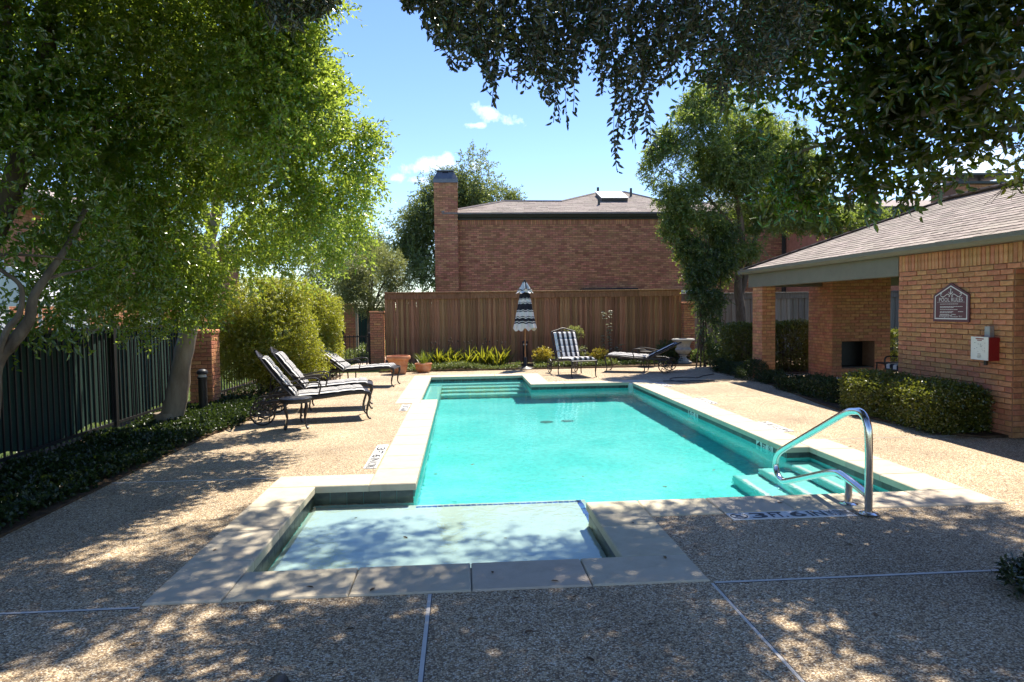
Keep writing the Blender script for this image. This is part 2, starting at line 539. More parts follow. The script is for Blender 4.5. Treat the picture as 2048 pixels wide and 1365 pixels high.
class MB:
    """Collects shapes and links them as one mesh."""

    def __init__(self):
        self.v, self.f, self.m = [], [], []

    def add(self, verts, faces, mi=0):
        b = len(self.v)
        self.v.extend([tuple(p) for p in verts])
        self.f.extend([tuple(i + b for i in f) for f in faces])
        self.m.extend([mi] * len(faces))

    def box(self, x0, y0, z0, x1, y1, z1, mi=0):
        v = [(x0, y0, z0), (x1, y0, z0), (x1, y1, z0), (x0, y1, z0), (x0, y0, z1), (x1, y0, z1), (x1, y1, z1), (x0, y1, z1)]
        self.add(v, [(3, 2, 1, 0), (4, 5, 6, 7), (0, 1, 5, 4), (1, 2, 6, 5), (2, 3, 7, 6), (3, 0, 4, 7)], mi)

    def obox(self, c, a, b, n, mi=0):
        c, a, b, n = Vector(c), Vector(a), Vector(b), Vector(n)
        v = [c - a - b - n, c + a - b - n, c + a + b - n, c - a + b - n, c - a - b + n, c + a - b + n, c + a + b + n, c - a + b + n]
        f = [(3, 2, 1, 0), (4, 5, 6, 7), (0, 1, 5, 4), (1, 2, 6, 5), (2, 3, 7, 6), (3, 0, 4, 7)]
        if a.cross(b).dot(n) < 0:
            f = [tuple(reversed(q)) for q in f]
        self.add(v, f, mi)

    def bbox(self, x0, y0, z0, x1, y1, z1, c, mi=0):
        """Box with its top edges eased by c."""
        v = [(x0, y0, z0), (x1, y0, z0), (x1, y1, z0), (x0, y1, z0), (x0, y0, z1 - c), (x1, y0, z1 - c), (x1, y1, z1 - c), (x0, y1, z1 - c),
             (x0 + c, y0 + c, z1), (x1 - c, y0 + c, z1), (x1 - c, y1 - c, z1), (x0 + c, y1 - c, z1)]
        f = [(3, 2, 1, 0), (8, 9, 10, 11)]
        for i in range(4):
            j = (i + 1) % 4
            f += [(i, j, j + 4, i + 4), (i + 4, j + 4, j + 8, i + 8)]
        self.add(v, f, mi)

    def tube(self, pts, r, n=8, mi=0, caps=True, flat=None):
        pts = [Vector(p) for p in pts]
        rs = r if isinstance(r, (list, tuple)) else [r] * len(pts)
        vs, fs = [], []
        ref = None
        for i, p in enumerate(pts):
            t = (pts[min(i + 1, len(pts) - 1)] - pts[max(i - 1, 0)])
            t = t.normalized() if t.length > 1e-9 else Vector((0, 0, 1))
            if ref is None:
                ref = Vector((0, 0, 1)) if abs(t.z) < 0.9 else Vector((1, 0, 0))
            a = t.cross(ref)
            if a.length < 1e-4:
                a = t.cross(Vector((0, 1, 0)))
            a.normalize()
            b = a.cross(t).normalized()
            ref = b
            for k in range(n):
                an = 2 * math.pi * k / n
                sx, sy = (1, 1) if flat is None else flat
                vs.append(p + a * (math.cos(an) * rs[i] * sx) + b * (math.sin(an) * rs[i] * sy))
        for i in range(len(pts) - 1):
            for k in range(n):
                k2 = (k + 1) % n
                fs.append((i * n + k, i * n + k2, (i + 1) * n + k2, (i + 1) * n + k))
        if caps:
            fs.append(tuple(reversed(range(n))))
            fs.append(tuple(range((len(pts) - 1) * n, len(pts) * n)))
        self.add(vs, fs, mi)

    def lathe(self, prof, n=24, c=(0, 0, 0), mi=0, flute=0.0, flutes=0):
        vs, fs = [], []
        for (r, z) in prof:
            for k in range(n):
                an = 2 * math.pi * k / n
                rr = r * (1 + (flute * math.cos(an * flutes) if flutes else 0))
                vs.append((c[0] + rr * math.cos(an), c[1] + rr * math.sin(an), c[2] + z))
        for i in range(len(prof) - 1):
            for k in range(n):
                k2 = (k + 1) % n
                fs.append((i * n + k, i * n + k2, (i + 1) * n + k2, (i + 1) * n + k))
        if prof[0][0] > 1e-4:
            fs.append(tuple(reversed(range(n))))
        if prof[-1][0] > 1e-4:
            fs.append(tuple(range((len(prof) - 1) * n, len(prof) * n)))
        self.add(vs, fs, mi)

    def prism(self, poly, z0, z1, mi=0):
        n = len(poly)
        vs = [(x, y, z0) for x, y in poly] + [(x, y, z1) for x, y in poly]
        fs = [tuple(reversed(range(n))), tuple(range(n, 2 * n))]
        fs += [(i, (i + 1) % n, (i + 1) % n + n, i + n) for i in range(n)]
        self.add(vs, fs, mi)

    def quad(self, a, b, c, d, mi=0):
        self.add([a, b, c, d], [(0, 1, 2, 3)], mi)

    def mesh(self, name, mats, smooth=False):
        me = bpy.data.meshes.new(name)
        me.from_pydata(self.v, [], self.f)
        for m in (mats if isinstance(mats, (list, tuple)) else [mats]):
            me.materials.append(m)
        me.polygons.foreach_set('material_index', self.m)
        if smooth:
            me.polygons.foreach_set('use_smooth', [True] * len(self.f))
            try:
                me.set_sharp_from_angle(angle=R(40))
            except Exception:
                pass
        me.update()
        return me

    def build(self, name, mats, parent=None, smooth=False, loc=(0, 0, 0), rot=(0, 0, 0)):
        return link(name, self.mesh(name, mats, smooth), parent, loc, rot)


def spline(pts, k=6):
    """Catmull-Rom through the points."""
    pts = [Vector(p) for p in pts]
    out = []
    for i in range(len(pts) - 1):
        p0, p1, p2, p3 = pts[max(i - 1, 0)], pts[i], pts[i + 1], pts[min(i + 2, len(pts) - 1)]
        for j in range(k):
            t = j / k
            out.append(0.5 * ((2 * p1) + (p2 - p0) * t + (2 * p0 - 5 * p1 + 4 * p2 - p3) * t * t + (3 * p1 - p0 - 3 * p2 + p3) * t ** 3))
    out.append(pts[-1])
    return out


def text_mesh(txt, size, mat, align='LEFT', extrude=0.0, bold=0.0):
    cu_ = bpy.data.curves.new('lettering', 'FONT')
    cu_.body = txt
    cu_.size = size
    cu_.align_x = align
    cu_.extrude = extrude
    cu_.resolution_u = 3
    cu_.offset = bold
    o = bpy.data.objects.new('lettering', cu_)
    me = bpy.data.meshes.new_from_object(o)
    me.name = 'lettering'
    me.materials.clear()
    me.materials.append(mat)
    bpy.data.objects.remove(o)
    bpy.data.curves.remove(cu_)
    return me


def fit_text(txt, w, h, mat, bold=0.0):
    """Lettering stretched to fill a w by h field, centred on the origin, in the XY plane."""
    me = text_mesh(txt, 1.0, mat, bold=bold)
    co = np.empty(len(me.vertices) * 3)
    me.vertices.foreach_get('co', co)
    co = co.reshape(-1, 3)
    lo, hi = co.min(0), co.max(0)
    co[:, 0] = ((co[:, 0] - lo[0]) / (hi[0] - lo[0]) - .5) * w
    co[:, 1] = ((co[:, 1] - lo[1]) / (hi[1] - lo[1]) - .5) * h
    co[:, 2] = 0
    me.vertices.foreach_set('co', co.ravel())
    me.update()
    return me


# ---- foliage
def np_mesh(name, verts, nper, mat, tri=True):
    """verts: (N*nper, 3); every nper vertices are one leaf (4: two folded triangles, 6: one folded six sided leaf)."""
    n = len(verts) // nper
    me = bpy.data.meshes.new(name)
    base = (np.arange(n) * nper)[:, None]
    if nper == 4:
        idx = np.concatenate([base + np.array([0, 1, 2]), base + np.array([0, 2, 3])], 1).reshape(-1)
        sizes = np.full(n * 2, 3)
    elif nper == 6:
        # base, right1, right2, tip, left2, left1: two quads folded along the midrib
        idx = np.concatenate([base + np.array([0, 1, 2, 3]), base + np.array([0, 3, 4, 5])], 1).reshape(-1)
        sizes = np.full(n * 2, 4)
    elif nper == 8:
        # blade: four pairs along a curved strip
        idx = np.concatenate([base + np.array([0, 1, 3, 2]), base + np.array([2, 3, 5, 4]), base + np.array([4, 5, 7, 6])], 1).reshape(-1)
        sizes = np.full(n * 3, 4)
    me.vertices.add(len(verts))
    me.vertices.foreach_set('co', np.ascontiguousarray(verts, dtype=np.float32).ravel())
    me.loops.add(len(idx))
    me.loops.foreach_set('vertex_index', idx.astype(np.int32))
    me.polygons.add(len(sizes))
    me.polygons.foreach_set('loop_start', np.concatenate([[0], np.cumsum(sizes)[:-1]]).astype(np.int32))
    me.polygons.foreach_set('loop_total', sizes.astype(np.int32))
    me.materials.append(mat)
    me.update(calc_edges=True)
    return me


def unit(a):
    return a / np.maximum(np.linalg.norm(a, axis=-1, keepdims=True), 1e-9)


def leaf_verts(pos, ld, nrm, Lw, Ww, hexa=False, fold=0.22):
    side = unit(np.cross(ld, nrm))
    nrm = np.cross(side, ld)
    L = Lw[:, None]
    W = Ww[:, None]
    if hexa:
        curl = -0.10 * L * nrm
        v = [pos, pos + ld * L * .30 + side * W * .46 + nrm * W * fold, pos + ld * L * .68 + side * W * .42 + nrm * W * fold + curl * .5,
             pos + ld * L + curl, pos + ld * L * .68 - side * W * .42 + nrm * W * fold + curl * .5, pos + ld * L * .30 - side * W * .46 + nrm * W * fold]
    else:
        v = [pos, pos + ld * L * .48 + side * W * .5 + nrm * W * fold, pos + ld * L, pos + ld * L * .48 - side * W * .5 + nrm * W * fold]
    return np.stack(v, 1).reshape(-1, 3)


def twig_leaves(cen, axis, rng, k, tl, L, W, spread=1.0, droop=0.15, hexa=False, up=0.6, curve=0.25):
    """k leaves along each twig starting at cen and running along axis."""
    n = len(cen)
    t = (np.arange(k)[None, :] + rng.uniform(0, .8, (n, k))) / k
    tl_ = tl * rng.uniform(.6, 1.3, (n, 1))
    sag = np.zeros((n, k, 3))
    sag[..., 2] = -(t ** 2) * tl_ * curve
    pos = cen[:, None, :] + axis[:, None, :] * (t * tl_)[..., None] + sag
    rnd = unit(rng.normal(size=(n, k, 3)))
    ld = unit(axis[:, None, :] * .7 + rnd * spread + np.array([0, 0, -droop]))
    nr = unit(rng.normal(size=(n, k, 3)) + np.array([0, 0, up]))
    Ls = L * rng.uniform(.65, 1.25, n * k)
    Ws = W * rng.uniform(.75, 1.25, n * k)
    return leaf_verts(pos.reshape(-1, 3), ld.reshape(-1, 3), nr.reshape(-1, 3), Ls, Ws, hexa)


def lumps(dirs, rng, amp=0.25, n=7):
    f = np.zeros(len(dirs))
    for _ in range(n):
        w = rng.normal(size=3) * 3.2
        f += np.sin(dirs @ w + rng.uniform(0, 6.28))
    return 1 + amp * f / math.sqrt(n)


def field(p, rng, freq, n=6):
    f = np.zeros(len(p))
    for _ in range(n):
        w = unit(rng.normal(size=3)) * freq * rng.uniform(.6, 1.6)
        f += np.sin(p @ w + rng.uniform(0, 6.28))
    return f / math.sqrt(n)


def blob_points(blobs, n, rng, shell=0.45, amp=0.22, gap=0.25, gapfreq=3.0, power=.5):
    """Twig positions in lumpy ellipsoids. blobs: (centre, (rx, ry, rz), weight)."""
    w = np.array([b[2] * (b[1][0] * b[1][1] * b[1][2]) ** (2 / 3) for b in blobs])
    w = w / w.sum()
    P_, A_ = [], []
    for b, wi in zip(blobs, w):
        m = int(n * wi) + 1
        d = unit(rng.normal(size=(m, 3)))
        r = (shell ** 3 + (1 - shell ** 3) * rng.uniform(0, 1, m)) ** (power) * lumps(d, rng, amp)
        P_.append(np.array(b[0])[None] + d * np.array(b[1])[None] * r[:, None])
        A_.append(d)
    P_ = np.concatenate(P_)
    A_ = np.concatenate(A_)
    if gap > 0:
        g = field(P_, rng, gapfreq)
        keep = g > np.quantile(g, gap)
        keep |= rng.uniform(size=len(g)) < .12
        P_, A_ = P_[keep], A_[keep]
    return P_, A_


def crown(name, parent, blobs, twigs, k, tl, L, W, mat, seed, origin=(0, 0, 0), hexa=False, shell=.45, gap=.25, gapfreq=3.0, amp=.22, rnd=.7,
          droop=.15, up=.6, spread=1.0, axis_down=0.0):
    rng = np.random.default_rng(seed)
    p, a = blob_points(blobs, twigs, rng, shell, amp, gap, gapfreq)
    ax = unit(a + rng.normal(size=a.shape) * rnd + np.array([0, 0, -axis_down]))
    v = twig_leaves(p, ax, rng, k, tl, L, W, spread, droop, hexa, up)
    v = v - np.array(origin)[None]
    return link(name, np_mesh(name, v, 6 if hexa else 4, mat), parent)


def sph(px, py, Y, r, w=1.0, sq=(1, 1, 1)):
    p = P(px, py, Y)
    return ((p.x, p.y, p.z), (r * sq[0], r * sq[1], r * sq[2]), w)


def limb(mb, pts, r0, r1, n=8, wob=0.0, seed=0, k=5, mi=0):
    rng = random.Random(seed)
    s = spline(pts, k)
    m = len(s)
    rs = [(r0 + (r1 - r0) * (i / (m - 1)) ** .8) * (1 + rng.uniform(-wob, wob)) for i in range(m)]
    s2 = [p + Vector((rng.uniform(-1, 1), rng.uniform(-1, 1), 0)) * wob * rs[i] for i, p in enumerate(s)]
    mb.tube(s2, rs, n, mi)


def hedge_points(x0, y0, z0, x1, y1, z1, n, rng, rough=.04, inner=.25, rot=0.0):
    """Points in the outer layer of a clipped box, with a rounded lumpy face."""
    sx, sy, sz = x1 - x0, y1 - y0, z1 - z0
    areas = np.array([sy * sz, sy * sz, sx * sz, sx * sz, sx * sy * 1.3])
    fc = rng.choice(5, n, p=areas / areas.sum())
    u, v = rng.uniform(0, 1, n), rng.uniform(0, 1, n)
    p = np.zeros((n, 3))
    nr = np.zeros((n, 3))
    for i, (ax, sgn) in enumerate(((0, -1), (0, 1), (1, -1), (1, 1), (2, 1))):
        s = fc == i
        o = [0, 1, 2]
        o.remove(ax)
        p[s, ax] = 0.5 * sgn
        p[s, o[0]] = u[s] - .5
        p[s, o[1]] = v[s] - .5
        nr[s, ax] = sgn
    # round the corners
    q = np.abs(p * 2)
    rr = (q ** 7).sum(1) ** (1 / 7)
    p = p / rr[:, None]
    p = p * np.array([sx, sy, sz]) + np.array([(x0 + x1) / 2, (y0 + y1) / 2, (z0 + z1) / 2])
    p += nr * (field(p, rng, 6) * rough)[:, None] - nr * (np.abs(rng.normal(size=n)) * inner * .3)[:, None]
    return p, nr


def hedge(name, box, n, k, tl, L, W, mat, seed, label, cat, group=None, rough=.04, z_stem=True, hexa=False):
    x0, y0, z0, x1, y1, z1 = box
    root = empty(name, ((x0 + x1) / 2, (y0 + y1) / 2, 0), label, cat, group)
    rng = np.random.default_rng(seed)
    p, nr = hedge_points(x0, y0, z0, x1, y1, z1, n, rng, rough)
    ax = unit(nr + rng.normal(size=nr.shape) * .8 + np.array([0, 0, .3]))
    v = twig_leaves(p, ax, rng, k, tl, L, W, 1.0, 0, hexa, .5)
    o = np.array(root.location)
    link('foliage', np_mesh('foliage', v - o, 6 if hexa else 4, mat), root)
    mb = MB()
    rr = random.Random(seed)
    for i in range(26):
        x, y = rr.uniform(x0 + .1, x1 - .1), rr.uniform(y0 + .1, y1 - .1)
        h = z1 * rr.uniform(.6, .92)
        mb.tube([(x - o[0], y - o[1], 0.0), (x + rr.uniform(-.08, .08) - o[0], y + rr.uniform(-.08, .08) - o[1], h * .5),
                 (x + rr.uniform(-.15, .15) - o[0], y + rr.uniform(-.15, .15) - o[1], h)], [.012, .009, .004], 5)
    mb.build('stems', M['twig'], root)['kind'] = 'stuff'
    return root


def cover(name, poly_fn, n, hmax, k, tl, L, W, mat, seed, label, cat, hexa=False, z0=0.03):
    """Low ground cover nobody could count: one object."""
    rng = np.random.default_rng(seed)
    xy = poly_fn(rng, n)
    h = hmax * (0.55 + .45 * field(np.c_[xy, np.zeros(len(xy))], rng, 4)) * rng.uniform(.3, 1, len(xy))
    p = np.c_[xy, z0 + np.maximum(h, .0)]
    ax = unit(rng.normal(size=p.shape) * .8 + np.array([0, 0, .7]))
    v = twig_leaves(p, ax, rng, k, tl, L, W, 1.0, 0, hexa, .9)
    o = link(name, np_mesh(name, v, 6 if hexa else 4, mat))
    return tag(o, label, cat, kind='stuff')


def blades(cen, rng, L, W, lean=.5, mat=None, bend=.5):
    """Curved strap leaves rising from each centre."""
    n = len(cen)
    az = rng.uniform(0, 2 * math.pi, n)
    d = np.c_[np.cos(az), np.sin(az), np.zeros(n)]
    s = np.c_[-np.sin(az), np.cos(az), np.zeros(n)]
    ln = L * rng.uniform(.6, 1.15, n)
    le = lean * rng.uniform(.2, 1.2, n)
    wd = W * rng.uniform(.7, 1.2, n)
    vs = []
    for t, wf in ((0, .55), (.4, 1.0), (.75, .75), (1.0, .06)):
        out = le * ln * (t * .6 + bend * t * t)
        zz = ln * (t - .35 * bend * le * t * t * 2)
        c = cen + d * out[:, None] + np.c_[np.zeros(n), np.zeros(n), zz]
        vs += [c - s * (wd * wf / 2)[:, None], c + s * (wd * wf / 2)[:, None]]
    return np.stack(vs, 1).reshape(-1, 3)


# ---- bricks and boards
BRICK_L, BRICK_H, GAP = 0.203, 0.0665, 0.011


def lay_bricks(W, H, holes=(), soldier=True, start=0.0, bl=BRICK_L, bh=BRICK_H, seed=0):
    """Bricks of a wall W by H metres: (u, v, length, height)."""
    out = []
    rows = int((H - (bl if soldier else 0)) / bh + 1e-6)

    def put(u0, u1, v0, v1):
        segs = [(u0, u1)]
        for (a, b, c, d) in holes:
            if v1 <= c + .004 or v0 >= d - .004:
                continue
            ns = []
            for (s, e) in segs:
                if e <= a or s >= b:
                    ns.append((s, e))
                else:
                    if s < a:
                        ns.append((s, a))
                    if e > b:
                        ns.append((b, e))
            segs = ns
        for (s, e) in segs:
            if e - s > .025:
                out.append(((s + e) / 2, (v0 + v1) / 2, e - s - GAP, v1 - v0 - GAP))
    for r in range(rows):
        u = -((r % 2) * bl / 2) + start
        while u > 0:
            u -= bl
        while u < W:
            put(max(u, 0), min(u + bl, W), r * bh, (r + 1) * bh)
            u += bl
    top = rows * bh
    if soldier:
        u = 0
        while u < W - .02:
            put(u, min(u + bh + .004, W), top, H)
            u += bh + .004
    elif H - top > .03:
        u = 0
        while u < W:
            put(u, min(u + bl, W), top, H)
            u += bl
    return out


_brick_cache = {}


def brick_mesh(w, h, mat, d=.02):
    key = (round(w, 3), round(h, 3), mat.name)
    if key not in _brick_cache:
        mb = MB()
        c = .004
        w2, h2 = w / 2, h / 2
        # x along the wall, y out of the wall, z up: chamfered face, open back
        v = [(-w2, -d, -h2), (w2, -d, -h2), (w2, -d, h2), (-w2, -d, h2), (-w2, d * .3, -h2), (w2, d * .3, -h2), (w2, d * .3, h2), (-w2, d * .3, h2),
             (-w2 + c, d * .5, -h2 + c), (w2 - c, d * .5, -h2 + c), (w2 - c, d * .5, h2 - c), (-w2 + c, d * .5, h2 - c)]
        f = [(11, 10, 9, 8)]
        for i in range(4):
            j = (i + 1) % 4
            f += [(j, i, i + 4, j + 4), (j + 4, i + 4, i + 8, j + 8)]
        mb.add(v, f)
        _brick_cache[key] = mb.mesh('brick', mat)
    return _brick_cache[key]


def bricks_as_parts(parent, bricks, o, ang, mat, seed=1, jit=.003):
    """Each brick an object; wall local frame: u along the angle ang, face outward to its right hand side."""
    rng = random.Random(seed)
    ux, uy = math.cos(ang), math.sin(ang)
    nx, ny = math.sin(ang), -math.cos(ang)
    for (u, v, w, h) in bricks:
        d = .004 + rng.uniform(-jit, jit)
        # mesh's +y must point along the outward normal: rotate so that +x = -u
        link('brick', brick_mesh(w, h, mat), parent, (o[0] + ux * u + nx * d, o[1] + uy * u + ny * d, o[2] + v), (rng.uniform(-.01, .01), rng.uniform(-.012, .012), ang + math.pi))


def bricks_joined(mb, bricks, o, ang, seed=1, jit=.003, d=.012, mi=0):
    rng = random.Random(seed)
    u_, n_ = Vector((math.cos(ang), math.sin(ang), 0)), Vector((math.sin(ang), -math.cos(ang), 0))
    o = Vector(o)
    for (u, v, w, h) in bricks:
        c = o + u_ * u + Vector((0, 0, v))
        dd = d * .5 + rng.uniform(-jit, jit)
        a, b = u_ * (w / 2), Vector((0, 0, h / 2))
        f0, f1 = -n_ * .01, n_ * dd
        vs = [c - a - b + f0, c + a - b + f0, c + a + b + f0, c - a + b + f0, c - a - b + f1, c + a - b + f1, c + a + b + f1, c - a + b + f1]
        mb.add(vs, [(4, 5, 6, 7), (0, 1, 5, 4), (1, 2, 6, 5), (2, 3, 7, 6), (3, 0, 4, 7)], mi)


def shingles(W_fn, slope_len, expo, tab, seed):
    """(u, v, w) of every shingle tab; W_fn(v) gives the span of u at the distance v up the slope."""
    rng = random.Random(seed)
    out = []
    r = 0
    v = 0.0
    while v < slope_len - .02:
        a, b = W_fn(v + expo * .5)
        u = a - rng.uniform(0, tab)
        while u < b:
            w = tab * rng.uniform(.75, 1.2)
            s, e = max(u, a), min(u + w, b)
            if e - s > .03:
                out.append(((s + e) / 2, v, e - s - .006, rng.uniform(0, .004)))
            u += w
        v += expo
        r += 1
    return out


def shingle_geo(mb, c, u, v, n, w, expo, t=.012, lift=0.0, mi=0):
    """A tapered tab: thick at its lower edge, its upper end tucked under the next course."""
    a = u * (w / 2)
    L = expo * 1.25
    p = [c - a + n * (t + lift), c + a + n * (t + lift), c + a + v * L + n * (.002 + lift), c - a + v * L + n * (.002 + lift), c - a, c + a, c + a + v * L - n * .002, c - a + v * L - n * .002]
    mb.add(p, [(0, 1, 2, 3), (4, 5, 1, 0), (5, 6, 2, 1), (7, 4, 0, 3)], mi)


# ================================================================== THE SETTING
# pool outline (inner edge of the coping), counter clockwise, metres
POOL = [(-1.38, 4.28), (1.02, 4.28), (1.02, 5.55), (3.90, 5.55), (3.90, 7.5), (3.62, 7.5), (3.62, 14.55), (1.46, 14.55), (1.46, 16.6),
        (-0.77, 16.6), (-0.77, 12.35), (-0.47, 12.35), (-0.47, 6.4), (-1.38, 6.4)]
CW = 0.40
OUT = []
nP = len(POOL)
for i in range(nP):
    a, b, c = Vector(POOL[i - 1]), Vector(POOL[i]), Vector(POOL[(i + 1) % nP])
    d0, d1 = (b - a).normalized(), (c - b).normalized()
    n0, n1 = Vector((d0.y, -d0.x)), Vector((d1.y, -d1.x))
    OUT.append((b.x + (n0.x + n1.x) * CW, b.y + (n0.y + n1.y) * CW))


def inside(poly, x, y):
    r = False
    j = len(poly) - 1
    for i in range(len(poly)):
        (xi, yi), (xj, yj) = poly[i], poly[j]
        if (yi > y) != (yj > y) and x < (xj - xi) * (y - yi) / (yj - yi) + xi:
            r = not r
        j = i
    return r


def cells(xs, ys, keep):
    xs, ys = sorted(set(xs)), sorted(set(ys))
    for i in range(len(xs) - 1):
        for j in range(len(ys) - 1):
            cx, cy = (xs[i] + xs[i + 1]) / 2, (ys[j] + ys[j + 1]) / 2
            if keep(cx, cy):
                yield xs[i], ys[j], xs[i + 1], ys[j + 1]


# ---- ground sheet to the horizon, open under the deck
DX0, DX1, DY0, DY1 = -3.35, 10.4, -4.0, 18.25
mb = MB()
B = 900
for q in ((-B, -B, B, DY0), (-B, DY1, B, B), (-B, DY0, DX0, DY1), (DX1, DY0, B, DY1)):
    mb.quad((q[0], q[1], -.03), (q[2], q[1], -.03), (q[2], q[3], -.03), (q[0], q[3], -.03))
tag(mb.build('ground', M['lawn']), 'grassy ground beyond the pool deck and fences', 'ground', kind='structure')

# ---- pool deck of exposed aggregate
deck = empty('pool_deck', (0, 0, 0), 'exposed aggregate pool deck with pale sealed joints', 'deck', kind='structure')
mb = MB()
for q in cells([p[0] for p in OUT] + [DX0, DX1], [p[1] for p in OUT] + [DY0, DY1], lambda x, y: not inside(OUT, x, y)):
    mb.quad((q[0], q[1], 0), (q[2], q[1], 0), (q[2], q[3], 0), (q[0], q[3], 0))
mb.quad((DX0, DY0, 0), (DX0, DY1, 0), (DX0, DY1, -.1), (DX0, DY0, -.1))
mb.quad((DX0, DY1, 0), (DX1, DY1, 0), (DX1, DY1, -.1), (DX0, DY1, -.1))
mb.build('aggregate_surface', M['deck'], deck)
for (x0, y0, x1, y1) in ((DX0, OUT[0][1] - .034, OUT[0][0], OUT[0][1] - .014), (OUT[1][0] + .02, OUT[1][1] - .030, 9, OUT[1][1] - .010), (-.214, DY0, -.194, OUT[0][1] - .01),
                         (OUT[1][0] - .008, DY0, OUT[1][0] + .008, OUT[1][1] - .03), (DX0, 6.79, OUT[13][0] - .01, 6.80), (OUT[5][0] + .05, 7.9, 6.0, 7.908),
                         (4.05, 11.9, 6.3, 11.908), (4.02, 14.96, 6.5, 14.968), (DX0, 12.0, OUT[10][0], 12.008)):
    m2 = MB()
    m2.box(x0, y0, -.02, x1, y1, .003)
    m2.build('joint_strip', M['joint'], deck)
    if y1 - y0 > .015 and x1 - x0 > .015:
        m2 = MB()
        if x1 - x0 < y1 - y0:
            m2.box(x1, y0, -.02, x1 + .005, y1, .002)
        else:
            m2.box(x0, y0 - .005, -.02, x1, y0, .002)
        m2.build('joint_gap', M['ink'], deck)

# ---- pool shell
basin = empty('pool_basin', (0, 0, 0), 'plastered swimming pool shell with pale sun shelf', 'pool', kind='structure')
WATER = -0.108
mb = MB()


def fl(x, y):
    return -1.08 - .40 * max(0, min(1, (y - 5.5) / 8))


ys = [5.4, 6.4, 8, 10, 12, 14.6]
for i in range(len(ys) - 1):
    ya, yb = ys[i], ys[i + 1]
    mb.quad((-.5, ya, fl(0, ya)), (3.65, ya, fl(0, ya)), (3.65, yb, fl(0, yb)), (-.5, yb, fl(0, yb)))
mb.quad((-.8, 14.6, fl(0, 14.6)), (1.5, 14.6, fl(0, 14.6)), (1.5, 16.7, fl(0, 14.6)), (-.8, 16.7, fl(0, 14.6)))
for i in range(nP):
    a, b = POOL[i], POOL[(i + 1) % nP]
    mb.quad((a[0], a[1], -.02), (b[0], b[1], -.02), (b[0], b[1], -1.8), (a[0], a[1], -1.8))
mb.build('plaster_floor', M['plaster'], basin)
mb = MB()
# sun shelf with an eased edge
mb.bbox(-1.379, 4.281, -1.75, 1.12, 6.36, -.34, .05)
mb.build('sun_shelf', M['shelf_plaster'], basin)
mb = MB()
T0 = -.34
k_ = 0
x = -.44
while x < 1.02:
    mb.box(x, 6.235, T0 - .02, x + .045, 6.275, T0 + .003)
    x += .050
y = 5.56
while y < 6.27:
    mb.box(1.03, y, T0 - .02, 1.075, y + .045, T0 + .003)
    y += .05
o = mb.build('mosaic_trim', M['blue_tile'], basin)
o['kind'] = 'stuff'
for (x0, y0, x1, y1, z) in ((-.769, 16.15, 1.459, 16.599, -.32), (-.47, 15.75, 1.459, 16.15, -.56), (-.47, 15.35, 1.459, 15.75, -.80), (-.47, 14.95, 1.459, 15.35, -1.04)):
    mb = MB()
    mb.bbox(x0, y0, -1.75, x1, y1, z, .02)
    mb.build('pool_step', M['step_plaster'], basin)
mb = MB()
mb.bbox(-.769, 12.351, -1.75, -.47, 16.15, -.42, .02)
mb.build('pool_bench', M['step_plaster'], basin)
for (x0, x1, z) in ((3.60, 3.899, -.33), (3.30, 3.60, -.58), (3.0, 3.30, -.83)):
    mb = MB()
    mb.bbox(x0, 5.551, -1.75, x1, 7.499, z, .02)
    st_ = mb.build('pool_step', M['step_plaster'], basin)
    mb = MB()
    mb.box(x0 + .02, 5.56, z, x0 + .07, 7.30, z + .004)
    mb.build('step_edge', M['lamp_lens'], st_)
for (x, y) in ((1.42, 11.75), (1.80, 11.8)):
    mb = MB()
    mb.lathe([(.001, .03), (.09, .03), (.115, .012), (.12, 0)], 20)
    mb.build('drain_cover', M['drain'], basin, loc=(x, y, fl(0, y) + .004))
mb = MB()
mb.lathe([(.0, .03), (.05, .028), (.075, .012), (.085, 0)], 20)
mb.build('pool_lamp', M['lamp_lens'], basin, loc=(3.618, 10.75, -.55), rot=(0, R(-90), 0))
mb = MB()
mb.bbox(3.53, 14.44, -1.0, 3.619, 14.549, -.012, .01)
mb.build('corner_post', M['marker'], basin)

# ---- waterline tiles, on the faces the deck side shows
edges_seen = [5, 2, 3, 4, 6, 7, 8, 9, 10, 11, 12, 13, 1]
tile_me = None
TL = .152
for i in range(nP):
    a, b = Vector(POOL[i]), Vector(POOL[(i + 1) % nP])
    d = (b - a)
    ln = d.length
    d.normalize()
    n = Vector((-d.y, d.x))            # into the pool
    if n.y > .5:                        # faces away from the picture, under the near coping
        continue
    cnt = max(1, round(ln / TL))
    w = ln / cnt
    mb = MB()
    mb.box(-(w - .003) / 2, 0, -.052, (w - .003) / 2, .009, .052)
    if i in (1, 12, 13):                # round the sun shelf the tile runs down to the shelf
        mb = MB()
        mb.box(-(w - .003) / 2, 0, -.240, (w - .003) / 2, .009, .052)
    me = mb.mesh('waterline_tile', M['slate'])
    ang = math.atan2(d.y, d.x)
    skip = []
    if i == 5:
        skip = [(10.38, 10.84), (7.80, 8.26)]
    for k in range(cnt):
        c = a + d * (w * (k + .5))
        if any(s <= c.y <= e for s, e in skip):
            continue
        link('waterline_tile', me, basin, (c.x, c.y, -.096), (0, 0, ang))


